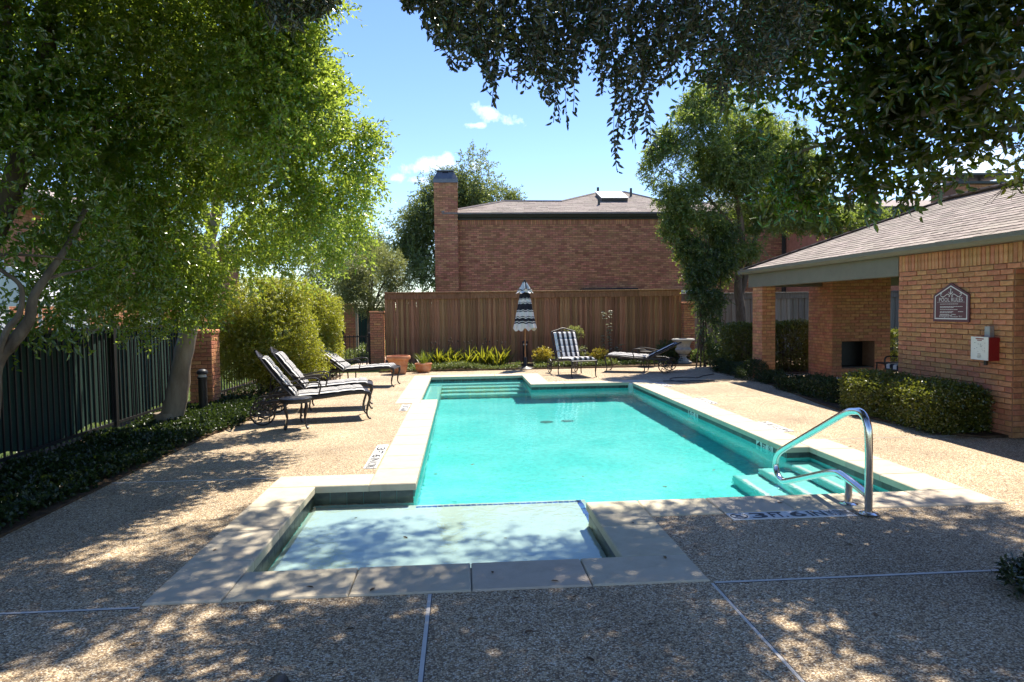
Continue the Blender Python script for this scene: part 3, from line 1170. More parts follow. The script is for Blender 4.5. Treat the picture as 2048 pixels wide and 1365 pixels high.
def sign_tile(x, y, z, rot, w, h, txt, parent, tw=.72, th=.72):
    mb = MB()
    mb.box(-w / 2, -h / 2, 0, w / 2, h / 2, .006)
    t = mb.build('marker_tile', M['marker'], parent, loc=(x, y, z), rot=rot)
    if txt == '@':
        g = MB()
        r0 = h * .40
        ring = [(r0 * math.cos(6.2832 * k / 28), r0 * math.sin(6.2832 * k / 28)) for k in range(28)]
        for k in range(28):
            p, q = ring[k], ring[(k + 1) % 28]
            g.quad((p[0], p[1], .0075), (q[0], q[1], .0075), (q[0] * .84, q[1] * .84, .0075), (p[0] * .84, p[1] * .84, .0075))
        s = r0 * .62
        e = r0 * .10
        g.quad((-s - e, s - e, .008), (-s + e, s + e, .008), (s + e, -s + e, .008), (s - e, -s - e, .008))
        g.quad((-.5 * r0, -.1 * r0, .0072), (.15 * r0, .35 * r0, .0072), (.3 * r0, .2 * r0, .0072), (-.35 * r0, -.3 * r0, .0072))
        g.quad((-.7 * r0, -.45 * r0, .0072), (.7 * r0, -.45 * r0, .0072), (.65 * r0, -.55 * r0, .0072), (-.65 * r0, -.55 * r0, .0072))
        g.build('no_diving_symbol', M['ink'], t)
    elif txt:
        link('lettering', fit_text(txt, w * tw, h * th, M['ink'], .028 if len(txt) < 4 else .012), t, (0, 0, .0075))
    return t


# depth figures on the right pool wall face the water
for (yc, num) in ((10.61, '5'), (8.03, '4')):
    for k, t in enumerate((num, 'FT', '@')):
        sign_tile(3.608, yc + .152 - k * .153, -.094, (R(90), 0, R(-90)), .15, .104, t, basin)

# ---- coping stones
coping = empty('pool_coping', (0, 0, 0), 'pale limestone coping round the pool edge', 'coping', kind='structure')
mb = MB()
for q in cells([p[0] for p in OUT] + [p[0] for p in POOL], [p[1] for p in OUT] + [p[1] for p in POOL], lambda x, y: inside(OUT, x, y) and not inside(POOL, x, y)):
    mb.quad((q[0], q[1], -.012), (q[2], q[1], -.012), (q[2], q[3], -.012), (q[0], q[3], -.012))
for i in range(nP):
    a, b = POOL[i], POOL[(i + 1) % nP]
    mb.quad((a[0], a[1], -.012), (b[0], b[1], -.012), (b[0], b[1], -.06), (a[0], a[1], -.06))
mb.build('mortar_bed', M['mortar_light'], coping)
rngc = random.Random(3)
OH = .025
for i in range(nP):
    a, b, c, dd = Vector(POOL[i - 1]), Vector(POOL[i]), Vector(POOL[(i + 1) % nP]), Vector(POOL[(i + 2) % nP])
    d = (c - b)
    ln = d.length
    d.normalize()
    n = Vector((d.y, -d.x))             # away from the water
    prev, nxt = (b - a).normalized(), (dd - c).normalized()
    conv0 = prev.x * d.y - prev.y * d.x > 0
    conv1 = d.x * nxt.y - d.y * nxt.x > 0
    # a run owns the corner square at its end and starts clear of the one before it
    s0 = OH if conv0 else CW
    s1 = ln + (CW if conv1 else OH)
    L_ = s1 - s0
    cnt = max(1, round(L_ / .64))
    w = L_ / cnt
    for k in range(cnt):
        p0, p1 = b + d * (s0 + w * k + .003), b + d * (s0 + w * (k + 1) - .003)
        inn = OH
        q = [p0 - n * inn, p1 - n * inn, p1 + n * CW, p0 + n * CW]
        xs_, ys_ = [v.x for v in q], [v.y for v in q]
        mb = MB()
        cx, cy = (min(xs_) + max(xs_)) / 2, (min(ys_) + max(ys_)) / 2
        mb.bbox(min(xs_) - cx, min(ys_) - cy, -.052, max(xs_) - cx, max(ys_) - cy, .012 + rngc.uniform(-.0015, .0015), .008)
        mb.build('coping_stone', M['coping'], coping, loc=(cx, cy, 0))

# ---- water
mb = MB()
# the water body reaches 12 mm into the walls so that no face of it lies on the plaster
WP = []
for i in range(nP):
    a, b, c = Vector(POOL[i - 1]), Vector(POOL[i]), Vector(POOL[(i + 1) % nP])
    d0, d1 = (b - a).normalized(), (c - b).normalized()
    WP.append((b.x + (d0.y + d1.y) * .012, b.y - (d0.x + d1.x) * .012))
for i in range(nP):
    a, b = WP[i], WP[(i + 1) % nP]
    mb.quad((a[0], a[1], -2), (b[0], b[1], -2), (b[0], b[1], WATER), (a[0], a[1], WATER))
mb.add([(x, y, WATER) for x, y in WP], [tuple(range(nP))])
mb.add([(x, y, -2) for x, y in WP], [tuple(reversed(range(nP)))])
wat = mb.build('water', M['water'])
wat.cycles.is_caustics_caster = True
wat.data.polygons.foreach_set('use_smooth', [True] * len(wat.data.polygons))
for o_ in basin.children_recursive:
    o_.cycles.is_caustics_receiver = True
tag(wat, 'clear turquoise pool water', 'water', kind='structure')

# ---- planting soil
mb = MB()


def soil_patch(poly, h=.03):
    mb.prism(poly, -.08, h)


soil_patch([(-5.0, 2.0), (DX0 + .02, 2.0), (DX0 + .0, 5.2), (-3.34, 7.5), (-3.3, 9.3), (-3.2, 10.4), (-3.1, 12.2), (-3.0, 16.5), (-3.0, 17.7), (-4.9, 17.7)], .02)
soil_patch([(-2.15, 18.15), (6.6, 18.28), (6.9, 20.2), (-2.2, 20.2)], .03)
soil_patch([(6.1, 7.7), (6.44, 7.7), (6.44, 14.4), (6.3, 14.4), (6.05, 12.6), (5.75, 10.9), (5.6, 9.6), (5.85, 8.0)], .03)
soil_patch([(6.9, 15.6), (13, 15.6), (13, 21), (6.9, 21)], .02)
tag(mb.build('garden_soil', M['soil']), 'bare brown soil of the planting beds', 'soil', kind='structure')

# ---- path behind the gate
mb = MB()
pl = [(-3.42, 20.2), (-2.62, 20.2), (-2.35, 23), (-1.7, 26), (-.9, 28.5), (-1.6, 28.9), (-2.3, 26.6), (-3.1, 23)]
mb.add([(x, y, -.018) for x, y in pl], [tuple(range(len(pl)))])
tag(mb.build('path', M['path']), 'pale concrete path curving away behind the iron gate', 'path', kind='structure')


# ---- big brick house behind the fence
def plane_hit(px, py, p0, n):
    d = ray(px, py)
    o = Vector((0, 0, CAM_H))
    return o + d * ((Vector(p0) - o).dot(Vector(n)) / d.dot(Vector(n)))


house = empty('brick_house', (6, 25, 0), 'large windowless red brick house wall behind the brown fence', 'house')
HO = Vector((6, 25, 0))


def loc(p, o):
    p = Vector(p)
    return (p.x - o.x, p.y - o.y, p.z - o.z)


mb = MB()
HX0, HX1, HZ = -.42, 15.0, 4.86
mb.box(HX0 - 6, 0 + .012, 0, HX1 - 6, 8.0, HZ)
mb.build('wall', M['mortar_dark'], house)
mb = MB()
bricks_joined(mb, lay_bricks(HX1 - HX0, HZ - 1.9), (HX0 - 6, .012, 1.9), 0, seed=4, jit=.003, d=.016)
o = mb.build('brickwork', M['brick_dark'], house)
o['kind'] = 'stuff'
# eave: frieze board, gutter
mb = MB()
mb.box(HX0 - 6 - .06, -.05, HZ - .06, HX1 - 6, -.004, HZ + .05)
mb.build('frieze_board', M['dark_trim'], house)
mb = MB()
prof = [(-.02, HZ + .02), (-.12, HZ + .02), (-.17, HZ + .10), (-.17, HZ + .16), (-.02, HZ + .16)]
vs = [(HX0 - 6 - .18, y - .05, z) for y, z in prof] + [(HX1 - 6, y - .05, z) for y, z in prof]
n_ = len(prof)
mb.add(vs, [tuple(range(n_)), tuple(reversed(range(n_, 2 * n_)))] + [(i, (i + 1) % n_, (i + 1) % n_ + n_, i + n_) for i in range(n_)])
mb.build('gutter', M['dark_trim'], house)
mb = MB()
mb.box(HX0 - 6 - .015, -.09, 1.0, HX0 - 6 + .06, -.02, HZ + .02)
mb.build('downspout', M['dark_trim'], house)
# roof: one front slope, two hipped ridges
EY, EZ, PITCH = 24.72, HZ + .155, .36
rn = Vector((0, -PITCH, 1)).normalized()
rp0 = (0, EY, EZ)
cA = plane_hit(880, 427, rp0, rn)
cB = plane_hit(1008, 404, rp0, rn)
cC = plane_hit(1122, 404.5, rp0, rn)
cD = plane_hit(1196, 387, rp0, rn)
cE = plane_hit(1250, 386, rp0, rn)
cF = plane_hit(1345, 408, rp0, rn)
cA = Vector((-.62, EY, EZ))
rE = Vector((HX1 + .2, EY, EZ))
cG = Vector((HX1 - 1.0, cF.y, cF.z))
front = [cA, rE, cG, cF, cE, cD, cC, cB]
mb = MB()
mb.add([loc(p, HO) for p in front], [tuple(range(len(front)))])
back = [Vector((p.x, 2 * max(cB.y, 1) - p.y + 1.2, p.z)) for p in front]
# far slopes close the roof volume
for a, b in ((cB, cC), (cC, cD), (cD, cE), (cE, cF), (cF, cG)):
    mb.quad(loc(a, HO), loc(b, HO), loc((b.x, b.y + 7, b.z - 2.2), HO), loc((a.x, a.y + 7, a.z - 2.2), HO))
mb.add([loc(cA, HO), loc(cB, HO), loc((cB.x - 2.5, cB.y + 6, EZ), HO)], [(0, 1, 2)])
mb.quad(loc(cA, HO), loc((cA.x, EY, EZ - .04), HO), loc((rE.x, EY, EZ - .04), HO), loc(rE, HO))
roof = mb.build('roof', M['shingle_i'], house)
mb = MB()
vdir = Vector((0, 1, PITCH)).normalized()
poly2 = [(p.x, (p - cA).dot(vdir)) for p in front]


def span(poly, v):
    xs = []
    for i in range(len(poly)):
        (x0, v0), (x1, v1) = poly[i], poly[(i + 1) % len(poly)]
        if (v0 > v) != (v1 > v):
            xs.append(x0 + (x1 - x0) * (v - v0) / (v1 - v0))
    xs.sort()
    return xs


maxv = max(v for _, v in poly2)
rs_ = random.Random(2)
v = 0.0
while v < maxv - .05:
    xs = span(poly2, v + .1)
    for a, b in zip(xs[::2], xs[1::2]):
        u = a
        while u < min(b, 11.5):
            w = min(rs_.uniform(.28, .48), b - u)
            c = Vector((u + w / 2, EY, EZ)) + vdir * v + rn * .004 - HO
            shingle_geo(mb, c, Vector((1, 0, 0)), vdir, rn, w - .006, .17, .014, rs_.uniform(0, .004))
            u += w
    v += .17
o = mb.build('shingle_courses', M['shingle_i'], roof)
o['kind'] = 'stuff'
mb = MB()
for a, b in ((cA, cB), (cB, cC), (cC, cD), (cD, cE), (cE, cF), (cF, cG)):
    mb.tube([loc(a + rn * .02, HO), loc(b + rn * .02, HO)], .05, 6)
mb.build('ridge_cap', M['shingle_i'], roof)
# skylight on the slope
sl = [plane_hit(px, py, Vector(rp0) + rn * .02, rn) for px, py in ((1200, 402), (1252, 402), (1243, 393), (1196, 393))]
mb = MB()
u0 = Vector((1, 0, 0))
w_ = sl[1].x - sl[0].x
ctr = (sl[0] + sl[1] + sl[2] + sl[3]) / 4
hv = .62
mb.obox(loc(ctr + rn * .07, HO), u0 * (w_ / 2), vdir * hv, rn * .07)
mb.build('skylight', M['dark_trim'], house)
mb = MB()
mb.obox(loc(ctr + rn * .15, HO), u0 * (w_ / 2 + .02), vdir * (hv + .02), rn * .012)
q = [ctr + rn * .164 + u0 * sx * (w_ / 2 - .05) + vdir * sy * (hv - .06) for sx, sy in ((-1, -1), (1, -1), (1, 1), (-1, 1))]
ap = ctr + rn * .22
mb.add([loc(p, HO) for p in q] + [loc(ap, HO)], [(0, 1, 4), (1, 2, 4), (2, 3, 4), (3, 0, 4)], 1)
sk = mb.build('skylight_dome', [M['white_paint'], M['glass']], house)
for (px, py, h) in ((1198, 411, .28), (1196, 388, .26), (1262, 394, .34)):
    p = plane_hit(px, py, rp0, rn)
    mb = MB()
    mb.tube([loc(p - rn * .02, HO), loc(p + Vector((0, 0, h)), HO)], .05, 8)
    mb.build('vent_pipe', M['dark_trim'], house)
# wall fittings over the fence
mb = MB()
mb.box(4.33 - 6, -.55, 2.02, 6.28 - 6, -.01, 2.24)
mb.bbox(4.30 - 6, -.58, 2.24, 6.31 - 6, -.01, 2.30, .02)
mb.build('window_canopy', M['black_plastic'], house)
mb = MB()
mb.box(7.5 - 6, -.5, 2.12, 9.3 - 6, -.01, 2.20)
mb.box(7.52 - 6, -.47, 2.05, 9.28 - 6, -.03, 2.12)
mb.build('metal_awning', M['white_paint'], house)
# chimney
CX0, CX1 = -.90, -.46
mb = MB()
chx0, chx1, chz = -.895, -.06, 6.08
mb.box(chx0 - 6 + .012, -.26, 0, chx1 - 6 - .012, .9, chz)
chim = mb.build('chimney', M['mortar_dark'], house)
mb = MB()
bricks_joined(mb, lay_bricks(chx1 - chx0, chz - 1.9, soldier=False), (chx0 - 6, -.26, 1.9), 0, seed=6, d=.016)
bricks_joined(mb, lay_bricks(.9, chz - 1.9, soldier=False), (chx1 - 6 - .012, -.26, 1.9), math.pi / 2, seed=7, d=.016)
bricks_joined(mb, lay_bricks(.9, chz - 1.9, soldier=False), (chx0 - 6 + .012, .64, 1.9), -math.pi / 2, seed=8, d=.016)
o = mb.build('brickwork', M['brick_dark'], chim)
o['kind'] = 'stuff'
mb = MB()
x0, x1, y0, y1 = chx0 - 6 - .02, chx1 - 6 + .02, -.29, .93
mb.box(x0, y0, chz, x1, y1, chz + .13)
ins = .16
b_ = [(x0, y0, chz + .13), (x1, y0, chz + .13), (x1, y1, chz + .13), (x0, y1, chz + .13)]
t_ = [(x0 + ins, y0 + ins, chz + .42), (x1 - ins, y0 + ins, chz + .42), (x1 - ins, y1 - ins, chz + .42), (x0 + ins, y1 - ins, chz + .42)]
mb.add(b_ + t_, [(0, 1, 5, 4), (1, 2, 6, 5), (2, 3, 7, 6), (3, 0, 4, 7), (4, 5, 6, 7)])
mb.box(x0 + .13, y0 + .12, chz + .42, x1 - .13, y1 - .12, chz + .46)
cap_ = mb.build('chimney_cap', M['cap_metal'], chim)
mb = MB()
mb.quad((x0 + .30, y0 + .035, chz + .14), (x1 - .30, y0 + .035, chz + .14), (x1 - .34, y0 + .145, chz + .41), (x0 + .34, y0 + .145, chz + .41))
mb.build('flue_dark_panel', M['black_plastic'], chim)  # black sheet on the solid cap stands in for a shaded opening
# brick pier and downspout at the far right end of the long wall
mb = MB()
pr0, pr1 = P(1583, 520, 24.6).x, P(1620, 520, 24.6).x
mb.box(pr0 - 6, -.4, 0, pr1 - 6, .0, HZ - .07)
pier = mb.build('wall_pier', M['mortar_dark'], house)
mb = MB()
bricks_joined(mb, lay_bricks(pr1 - pr0, HZ - 2.0), (pr0 - 6, -.4, 1.9), 0, seed=9, d=.016)
o = mb.build('brickwork', M['brick_dark'], pier)
o['kind'] = 'stuff'
mb = MB()
dx_ = P(1566, 520, 25).x - 6
mb.box(dx_ - .06, -.1, .2, dx_ + .06, -.02, HZ)
mb.build('downspout', M['dark_trim'], house)

# ---- second house behind the pool house: roof and chimney show over the shingles
house2 = empty('brick_house', (17, 24, 0), 'second brick house with a broad chimney behind the pool house roof', 'house')
H2 = Vector((17, 24, 0))
mb = MB()
mb.box(-5.0, -3.0, 0, 9, 6, 4.55)
mb.build('wall', M['brick_dark'], house2)
mb = MB()
e0, e1, ez = -5.3, 9.3, 4.62
yy0, yy1, rz_ = -3.3, 6.3, 5.55
pts = [(e0, yy0, ez), (e1, yy0, ez), (e1, yy1, ez), (e0, yy1, ez), (e0 + 4.2, (yy0 + yy1) / 2, rz_), (e1 - 4.2, (yy0 + yy1) / 2, rz_)]
mb.add(pts, [(0, 1, 5, 4), (1, 2, 5), (2, 3, 4, 5), (3, 0, 4)])
mb.box(e0, yy0, ez - .18, e1, yy1, ez - .003, 1)
mb.build('roof', [M['shingle_i'], M['dark_trim']], house2)
c0, c1 = P(1897, 380, 20).x - 17, P(1999, 380, 20).x - 17
mb = MB()
mb.box(c0 + .012, -4.3, 0, c1 - .012, -3.2, 5.12)
ch2 = mb.build('chimney', M['mortar_dark'], house2)
mb = MB()
bricks_joined(mb, lay_bricks(c1 - c0, 2.2, soldier=False), (c0, -4.3, 2.9), 0, seed=12, d=.016)
o = mb.build('brickwork', M['brick_dark'], ch2)
o['kind'] = 'stuff'
mb = MB()
mb.box(c0 - .06, -4.38, 5.12, c1 + .06, -3.1, 5.19)
mb.build('chimney_crown', M['dark_trim'], ch2)
mb = MB()
mb.box(c0 + .05, -4.42, 5.36, c1 + .12, -3.0, 5.42)
for sx in (c0 + .2, c1 - .1):
    for sy in (-4.25, -3.3):
        mb.box(sx - .03, sy - .03, 5.19, sx + .03, sy + .03, 5.36)
mb.build('chimney_cap', M['dark_trim'], ch2)

# ---- house glimpsed through the left hand trees
house3 = empty('brick_house', (-13, 24, 0), 'sunlit brick house glimpsed through the trees left of the pool', 'house')
mb = MB()
mb.box(-5, -12, 0, 2.8, 9, 4.4)
mb.build('wall', M['mortar'], house3)
mb = MB()
bricks_joined(mb, lay_bricks(21, 3.6), (2.8, -12, .8), math.pi / 2, seed=15, d=.014)
bricks_joined(mb, lay_bricks(7.8, 3.6), (-5, -12, .8), 0, seed=16, d=.014)
o = mb.build('brickwork', M['brick_i'], house3)
o['kind'] = 'stuff'
mb = MB()
pts = [(-5.6, -12.6, 4.4), (3.4, -12.6, 4.4), (3.4, 9.6, 4.4), (-5.6, 9.6, 4.4), (-1.1, -8, 6.0), (-1.1, 5, 6.0)]
mb.add(pts, [(0, 1, 4), (1, 2, 5, 4), (2, 3, 5), (3, 0, 4, 5)])
mb.box(-5.6, -12.6, 4.2, 3.4, 9.6, 4.397, 1)
mb.build('roof', [M['shingle_i'], M['dark_trim']], house3)
for yy in (-9, -5.5, -1):
    mb = MB()
    mb.box(2.79, yy, 1.2, 2.86, yy + 1.3, 2.9)
    w_ = mb.build('window', M['white_paint'], house3)
    mb = MB()
    mb.box(2.84, yy + .1, 1.3, 2.875, yy + 1.2, 2.8)
    mb.build('pane', M['glass'], w_)
# white arched awning over the fence at the left edge
mb = MB()
pts = []
aw = P(22, 560, 11.3)
nA = 12
for s in (0, 1):
    for k in range(nA + 1):
        t = math.pi * k / nA
        pts.append((math.cos(t) * .46, s * .7, math.sin(t) * .62))
fs = [(k, k + 1, k + nA + 2, k + nA + 1) for k in range(nA)] + [tuple(range(nA + 1))]
mb.add(pts, fs)
aw_e = empty('arched_awning', (aw.x - .05, aw.y, 0), 'white arched awning seen over the dark fence at far left', 'awning')
mb.build('canvas', M['white_paint'], aw_e, loc=(0, 0, 1.75))
for sx in (-.44, .44):
    for sy in (.03, .67):
        m2 = MB()
        m2.tube([(sx, sy, 0), (sx, sy, 1.76)], .025, 8)
        m2.build('post', M['white_paint'], aw_e)

# ---- pool house: brick room, open pavilion, shingle roof
PW = 6.44
ph = empty('pool_house', (8.5, 10, 0), 'tan brick pool house with shingle roof and open fireplace pavilion', 'building')
PO = Vector((8.5, 10, 0))


def pl_(x, y, z):
    return (x - PO.x, y - PO.y, z - PO.z)


def pbox(mb, x0, y0, z0, x1, y1, z1, mi=0):
    mb.box(x0 - PO.x, y0 - PO.y, z0, x1 - PO.x, y1 - PO.y, z1, mi)


WT = 2.30
mb = MB()
DOOR0, DOOR1 = 6.62, 7.66            # door opening along the wall
pbox(mb, PW, DOOR1, 0, 10, 9.8, WT)
pbox(mb, PW, 4.5, 0, 10, DOOR0, WT)
pbox(mb, PW, DOOR0, 1.99, 10, DOOR1, WT)
pbox(mb, PW + .5, DOOR0, 0, 10, DOOR1, 1.99)
mb.build('wall', M['mortar'], ph)
br = lay_bricks(9.8 - 4.5, WT, holes=[(9.8 - DOOR1, 9.8 - DOOR0, 0, 1.99)], start=.0)
near_b = sorted(br, key=lambda b: (0 if b[0] < 9.8 - DOOR1 + .01 else 1, 0 if b[1] > .35 else 1, -b[0]))
bricks_as_parts(ph, near_b[:300], (PW - PO.x, 9.8 - PO.y, 0), -math.pi / 2, M['brick'], seed=21, jit=.0035)
mb = MB()
bricks_joined(mb, near_b[300:], (PW - PO.x, 9.8 - PO.y, 0), -math.pi / 2, seed=22, jit=.0035, d=.016)
bricks_joined(mb, lay_bricks(3.5, WT), (PW + .02 - PO.x + 3.48, 9.8 - PO.y, 0), math.pi, seed=23, d=.014)
bricks_joined(mb, lay_bricks(.5, 1.99, soldier=False), (PW - PO.x, DOOR1 - PO.y, 0), 0, seed=24, d=.014)   # door reveal
# pavilion column and fireplace block
colx0, colx1, coly0, coly1 = 6.44, 6.74, 14.48, 14.98
m2 = MB()
pbox(m2, colx0 + .012, coly0 + .012, 0, colx1, coly1, WT - .06)
m2.build('column', M['mortar'], ph)
bricks_joined(mb, lay_bricks(.5, WT - .06, soldier=False, start=.1), (colx0 + .012 - PO.x, coly1 - PO.y, 0), -math.pi / 2, seed=25, d=.016)
bricks_joined(mb, lay_bricks(.3, WT - .06, soldier=False, start=.0), (colx0 - PO.x, coly0 + .012 - PO.y, 0), 0, seed=26, d=.016)
fx0, fx1, fy0, fy1 = 8.02, 9.34, 14.5, 15.55
ox0, ox1, oz0, oz1 = 8.24, 8.98, .22, .80
m2 = MB()
pbox(m2, fx0 + .012, fy0 + .012, 0, ox0, fy1, WT)
pbox(m2, ox1, fy0 + .012, 0, fx1, fy1, WT)
pbox(m2, ox0, fy0 + .012, oz1, ox1, fy1, WT)
pbox(m2, ox0, fy0 + .012, 0, ox1, fy1, oz0)
pbox(m2, ox0, fy0 + .5, oz0, ox1, fy1, oz1)
fp = m2.build('fireplace', M['mortar'], ph)
m2 = MB()
bricks_joined(m2, lay_bricks(fx1 - fx0, WT, holes=[(ox0 - fx0, ox1 - fx0, oz0, oz1)], soldier=False), (fx0 - PO.x, fy0 + .012 - PO.y, 0), 0, seed=27, d=.016)
bricks_joined(m2, lay_bricks(fy1 - fy0, WT, soldier=False), (fx0 + .012 - PO.x, fy1 - PO.y, 0), -math.pi / 2, seed=28, d=.016)
o = m2.build('brickwork', M['brick_i'], fp)
o['kind'] = 'stuff'
m2 = MB()
pbox(m2, ox0 + .003, fy0 + .05, oz0 + .003, ox1 - .003, fy0 + .49, oz0 + .02)
pbox(m2, ox0 + .003, fy0 + .46, oz0 + .02, ox1 - .003, fy0 + .49, oz1 - .003)
m2.build('firebox', M['black_plastic'], fp)
m2 = MB()
pbox(m2, 9.35, 15.0, 0, 9.65, 15.3, WT)
m2.build('rear_column', M['brick_i'], ph)
o = mb.build('brickwork', M['brick_i'], ph)
o['kind'] = 'stuff'
# hearth edge strip
m2 = MB()
pbox(m2, 8.0, 14.28, .0, 9.3, 14.49, .03)
m2.build('hearth', M['marker'], ph)
# beam, soffit, fascia, gutter
mb = MB()
pbox(mb, PW - .02, 9.80, 2.01, PW + .18, 15.15, WT - .003)
pbox(mb, PW + .18, 14.95, 2.01, 11.6, 15.15, WT - .003)
mb.build('beam', M['trim'], ph)
EX, EZ2, EYN, EYF = 6.37, 2.40, 3.6, 15.22
mb = MB()
pbox(mb, EX + .02, EYN, WT, 11.9, EYF - .02, WT + .02)
mb.build('soffit', M['soffit'], ph)
mb = MB()
pbox(mb, EX + .02, EYN, WT + .002, EX + .05, EYF - .05, WT + .10)
pbox(mb, EX + .05, EYF - .05, WT + .002, 11.9, EYF - .02, WT + .10)
mb.build('fascia', M['trim'], ph)
mb = MB()
gp = [(.0, 0.0), (-.075, 0.0), (-.115, .05), (-.115, .10), (-.10, .10), (-.10, .055), (-.06, .015), (.0, .015)]
n_ = len(gp)
vs = [(EX - PO.x + x, EYN - PO.y, WT + z) for x, z in gp] + [(EX - PO.x + x, EYF - PO.y + .02, WT + z) for x, z in gp]
mb.add(vs, [tuple(range(n_)), tuple(reversed(range(n_, 2 * n_)))] + [(i, (i + 1) % n_, (i + 1) % n_ + n_, i + n_) for i in range(n_)])
vs = [(EX - PO.x - .115, EYF - PO.y + x * -1 + .02, WT + z) for x, z in gp] + [(3.4, EYF - PO.y + x * -1 + .02, WT + z) for x, z in gp]
mb.add(vs, [tuple(range(n_)), tuple(reversed(range(n_, 2 * n_)))] + [(i, (i + 1) % n_, (i + 1) % n_ + n_, i + n_) for i in range(n_)])
mb.build('gutter', M['trim'], ph)
RX, RZ, RYF = 9.02, 3.50, 12.35
mb = MB()
A_, B_ = (EX - .03, EYN, EZ2), (EX - .03, EYF, EZ2)
C_, D_ = (RX, RYF, RZ), (RX, EYN, RZ)
E_, F_ = (11.9, EYF, EZ2), (11.9, EYN, EZ2)
V = [pl_(*p) for p in (A_, B_, C_, D_, E_, F_)]
mb.add(V, [(0, 3, 2, 1), (1, 2, 4), (2, 3, 5, 4), (0, 5, 3)])
roof2 = mb.build('roof', M['shingle_i'], ph)
sl_v = Vector((RX - (EX - .03), 0, RZ - EZ2))
SL = sl_v.length
sl_v.normalize()
sl_n = Vector((-sl_v.z, 0, sl_v.x))
hip = (EYF - RYF) / SL
sh = shingles(lambda v: (EYN, EYF - hip * v), SL, .135, .30, 31)
base = Vector(A_)


def sh_pos(s):
    return Vector((base.x, s[0], base.z)) + sl_v * s[1] + sl_n * .003


vis = [s for s in sh if s[0] > 7.0]
vis.sort(key=lambda s: (sh_pos(s) - Vector((0, 0, CAM_H))).length)
chosen = set(map(id, vis[:296]))
mbj = MB()
sh_cache = {}
for s in sh:
    p = sh_pos(s) - PO
    if id(s) in chosen:
        key = round(s[2] * 40)
        if key not in sh_cache:
            m2 = MB()
            shingle_geo(m2, Vector((0, 0, 0)), Vector((0, 1, 0)), sl_v, sl_n, key / 40 - .004, .135, .012)
            sh_cache[key] = m2.mesh('shingle', M['shingle'])
        link('shingle', sh_cache[key], roof2, p + sl_n * s[3])
    else:
        shingle_geo(mbj, p, Vector((0, 1, 0)), sl_v, sl_n, s[2], .135, .012, s[3])
o = mbj.build('shingle_courses', M['shingle_i'], roof2)
o['kind'] = 'stuff'
mb = MB()
rr = random.Random(8)
y = RYF
while y > 4:
    mb.obox(pl_(RX, y - .12, RZ + .028), (.13, 0, -.02), (0, .14, 0), (0, 0, .01))
    y -= .24
hd = Vector(C_) - Vector(B_)
hl = hd.length
hd.normalize()
hs = hd.cross(Vector((0, 0, 1))).normalized()
t = .1
while t < hl:
    p = Vector(B_) + hd * t
    mb.obox(pl_(p.x, p.y, p.z + .026), hd * .15, hs * .10, Vector((0, 0, .008)))
    t += .22
o = mb.build('ridge_cap', M['shingle_i'], roof2)
# door in the recess
mb = MB()
pbox(mb, PW + .20, DOOR0 + .03, .02, PW + .245, DOOR1 - .07, 1.95)
dr = mb.build('door', M['door'], ph)
mb = MB()
mb.tube([pl_(PW + .2, DOOR0 + .12, 1.0), pl_(PW + .14, DOOR0 + .12, 1.0), pl_(PW + .14, DOOR0 + .22, 1.0)], .012, 8)
mb.build('handle', M['steel'], dr)
mb = MB()
pbox(mb, PW + .15, DOOR1 - .07, 0, PW + .26, DOOR1 - .003, 1.985)
pbox(mb, PW + .15, DOOR0, 1.95, PW + .26, DOOR1 - .07, 1.985)
mb.build('door_frame', M['trim'], ph)


# ================================================================== FENCES AND GATE
def board_fence(name, x0, x1, y, z0, z1, mat, pitch, label, seed, cap=.17, posts=True):
    rng = random.Random(seed)
    root = empty(name, (x0, y, 0), label, 'fence')
    W = x1 - x0
    bw = pitch * 1.04
    mF = MB()
    mF.bbox(-bw * .5, -.010, 0, bw * .5, .009, z1 - z0, .003)
    meF = mF.mesh('board', mat)
    n = int(W / (pitch * 1.0))
    k = 0
    x = pitch * .5
    while x < W - .02:
        frnt = k % 2 == 0
        sx = rng.uniform(.86, 1.0) if frnt else 1.12
        link('board', meF, root, (x + rng.uniform(-.006, .006), (-.026 if frnt else 0) + rng.uniform(-.002, .002), z0 + rng.uniform(-.01, .01)), (0, rng.uniform(-.004, .004), 0), (sx, 1, 1))
        x += pitch * rng.uniform(.94, 1.06)
        k += 1
    mb = MB()
    xx = 0
    while xx < W - .01:
        e = min(xx + 2.44, W)
        m2 = MB()
        m2.bbox(0, -.066, z1 - cap, e - xx - .004, -.040, z1 - .004, .004)
        m2.build('trim_board', mat, root, loc=(xx, 0, 0))
        m2 = MB()
        m2.bbox(0, -.10, z1, e - xx - .004, .10, z1 + .034, .006)
        m2.build('cap_board', mat, root, loc=(xx, 0, 0))
        xx = e
    for zz in (z0 + .25, (z0 + z1) / 2, z1 - .25):
        m2 = MB()
        m2.box(0, .012, zz, W, .05, zz + .085)
        m2.build('rail', mat, root)
    xx = .1
    while xx < W:
        m2 = MB()
        m2.box(xx - .045, .052, 0, xx + .045, .14, z1)
        m2.build('post', mat, root)
        xx += 2.44
    return root


board_fence('board_fence', -2.16, 6.42, 19.95, .06, 2.09, M['wood'], .073, 'brown stained board fence with a flat cap below the brick house', 41)
board_fence('board_fence', 6.78, 14.6, 21.0, .06, 1.98, M['grey_wood'], .098, 'weathered grey board fence behind the pavilion and shade tree', 42)


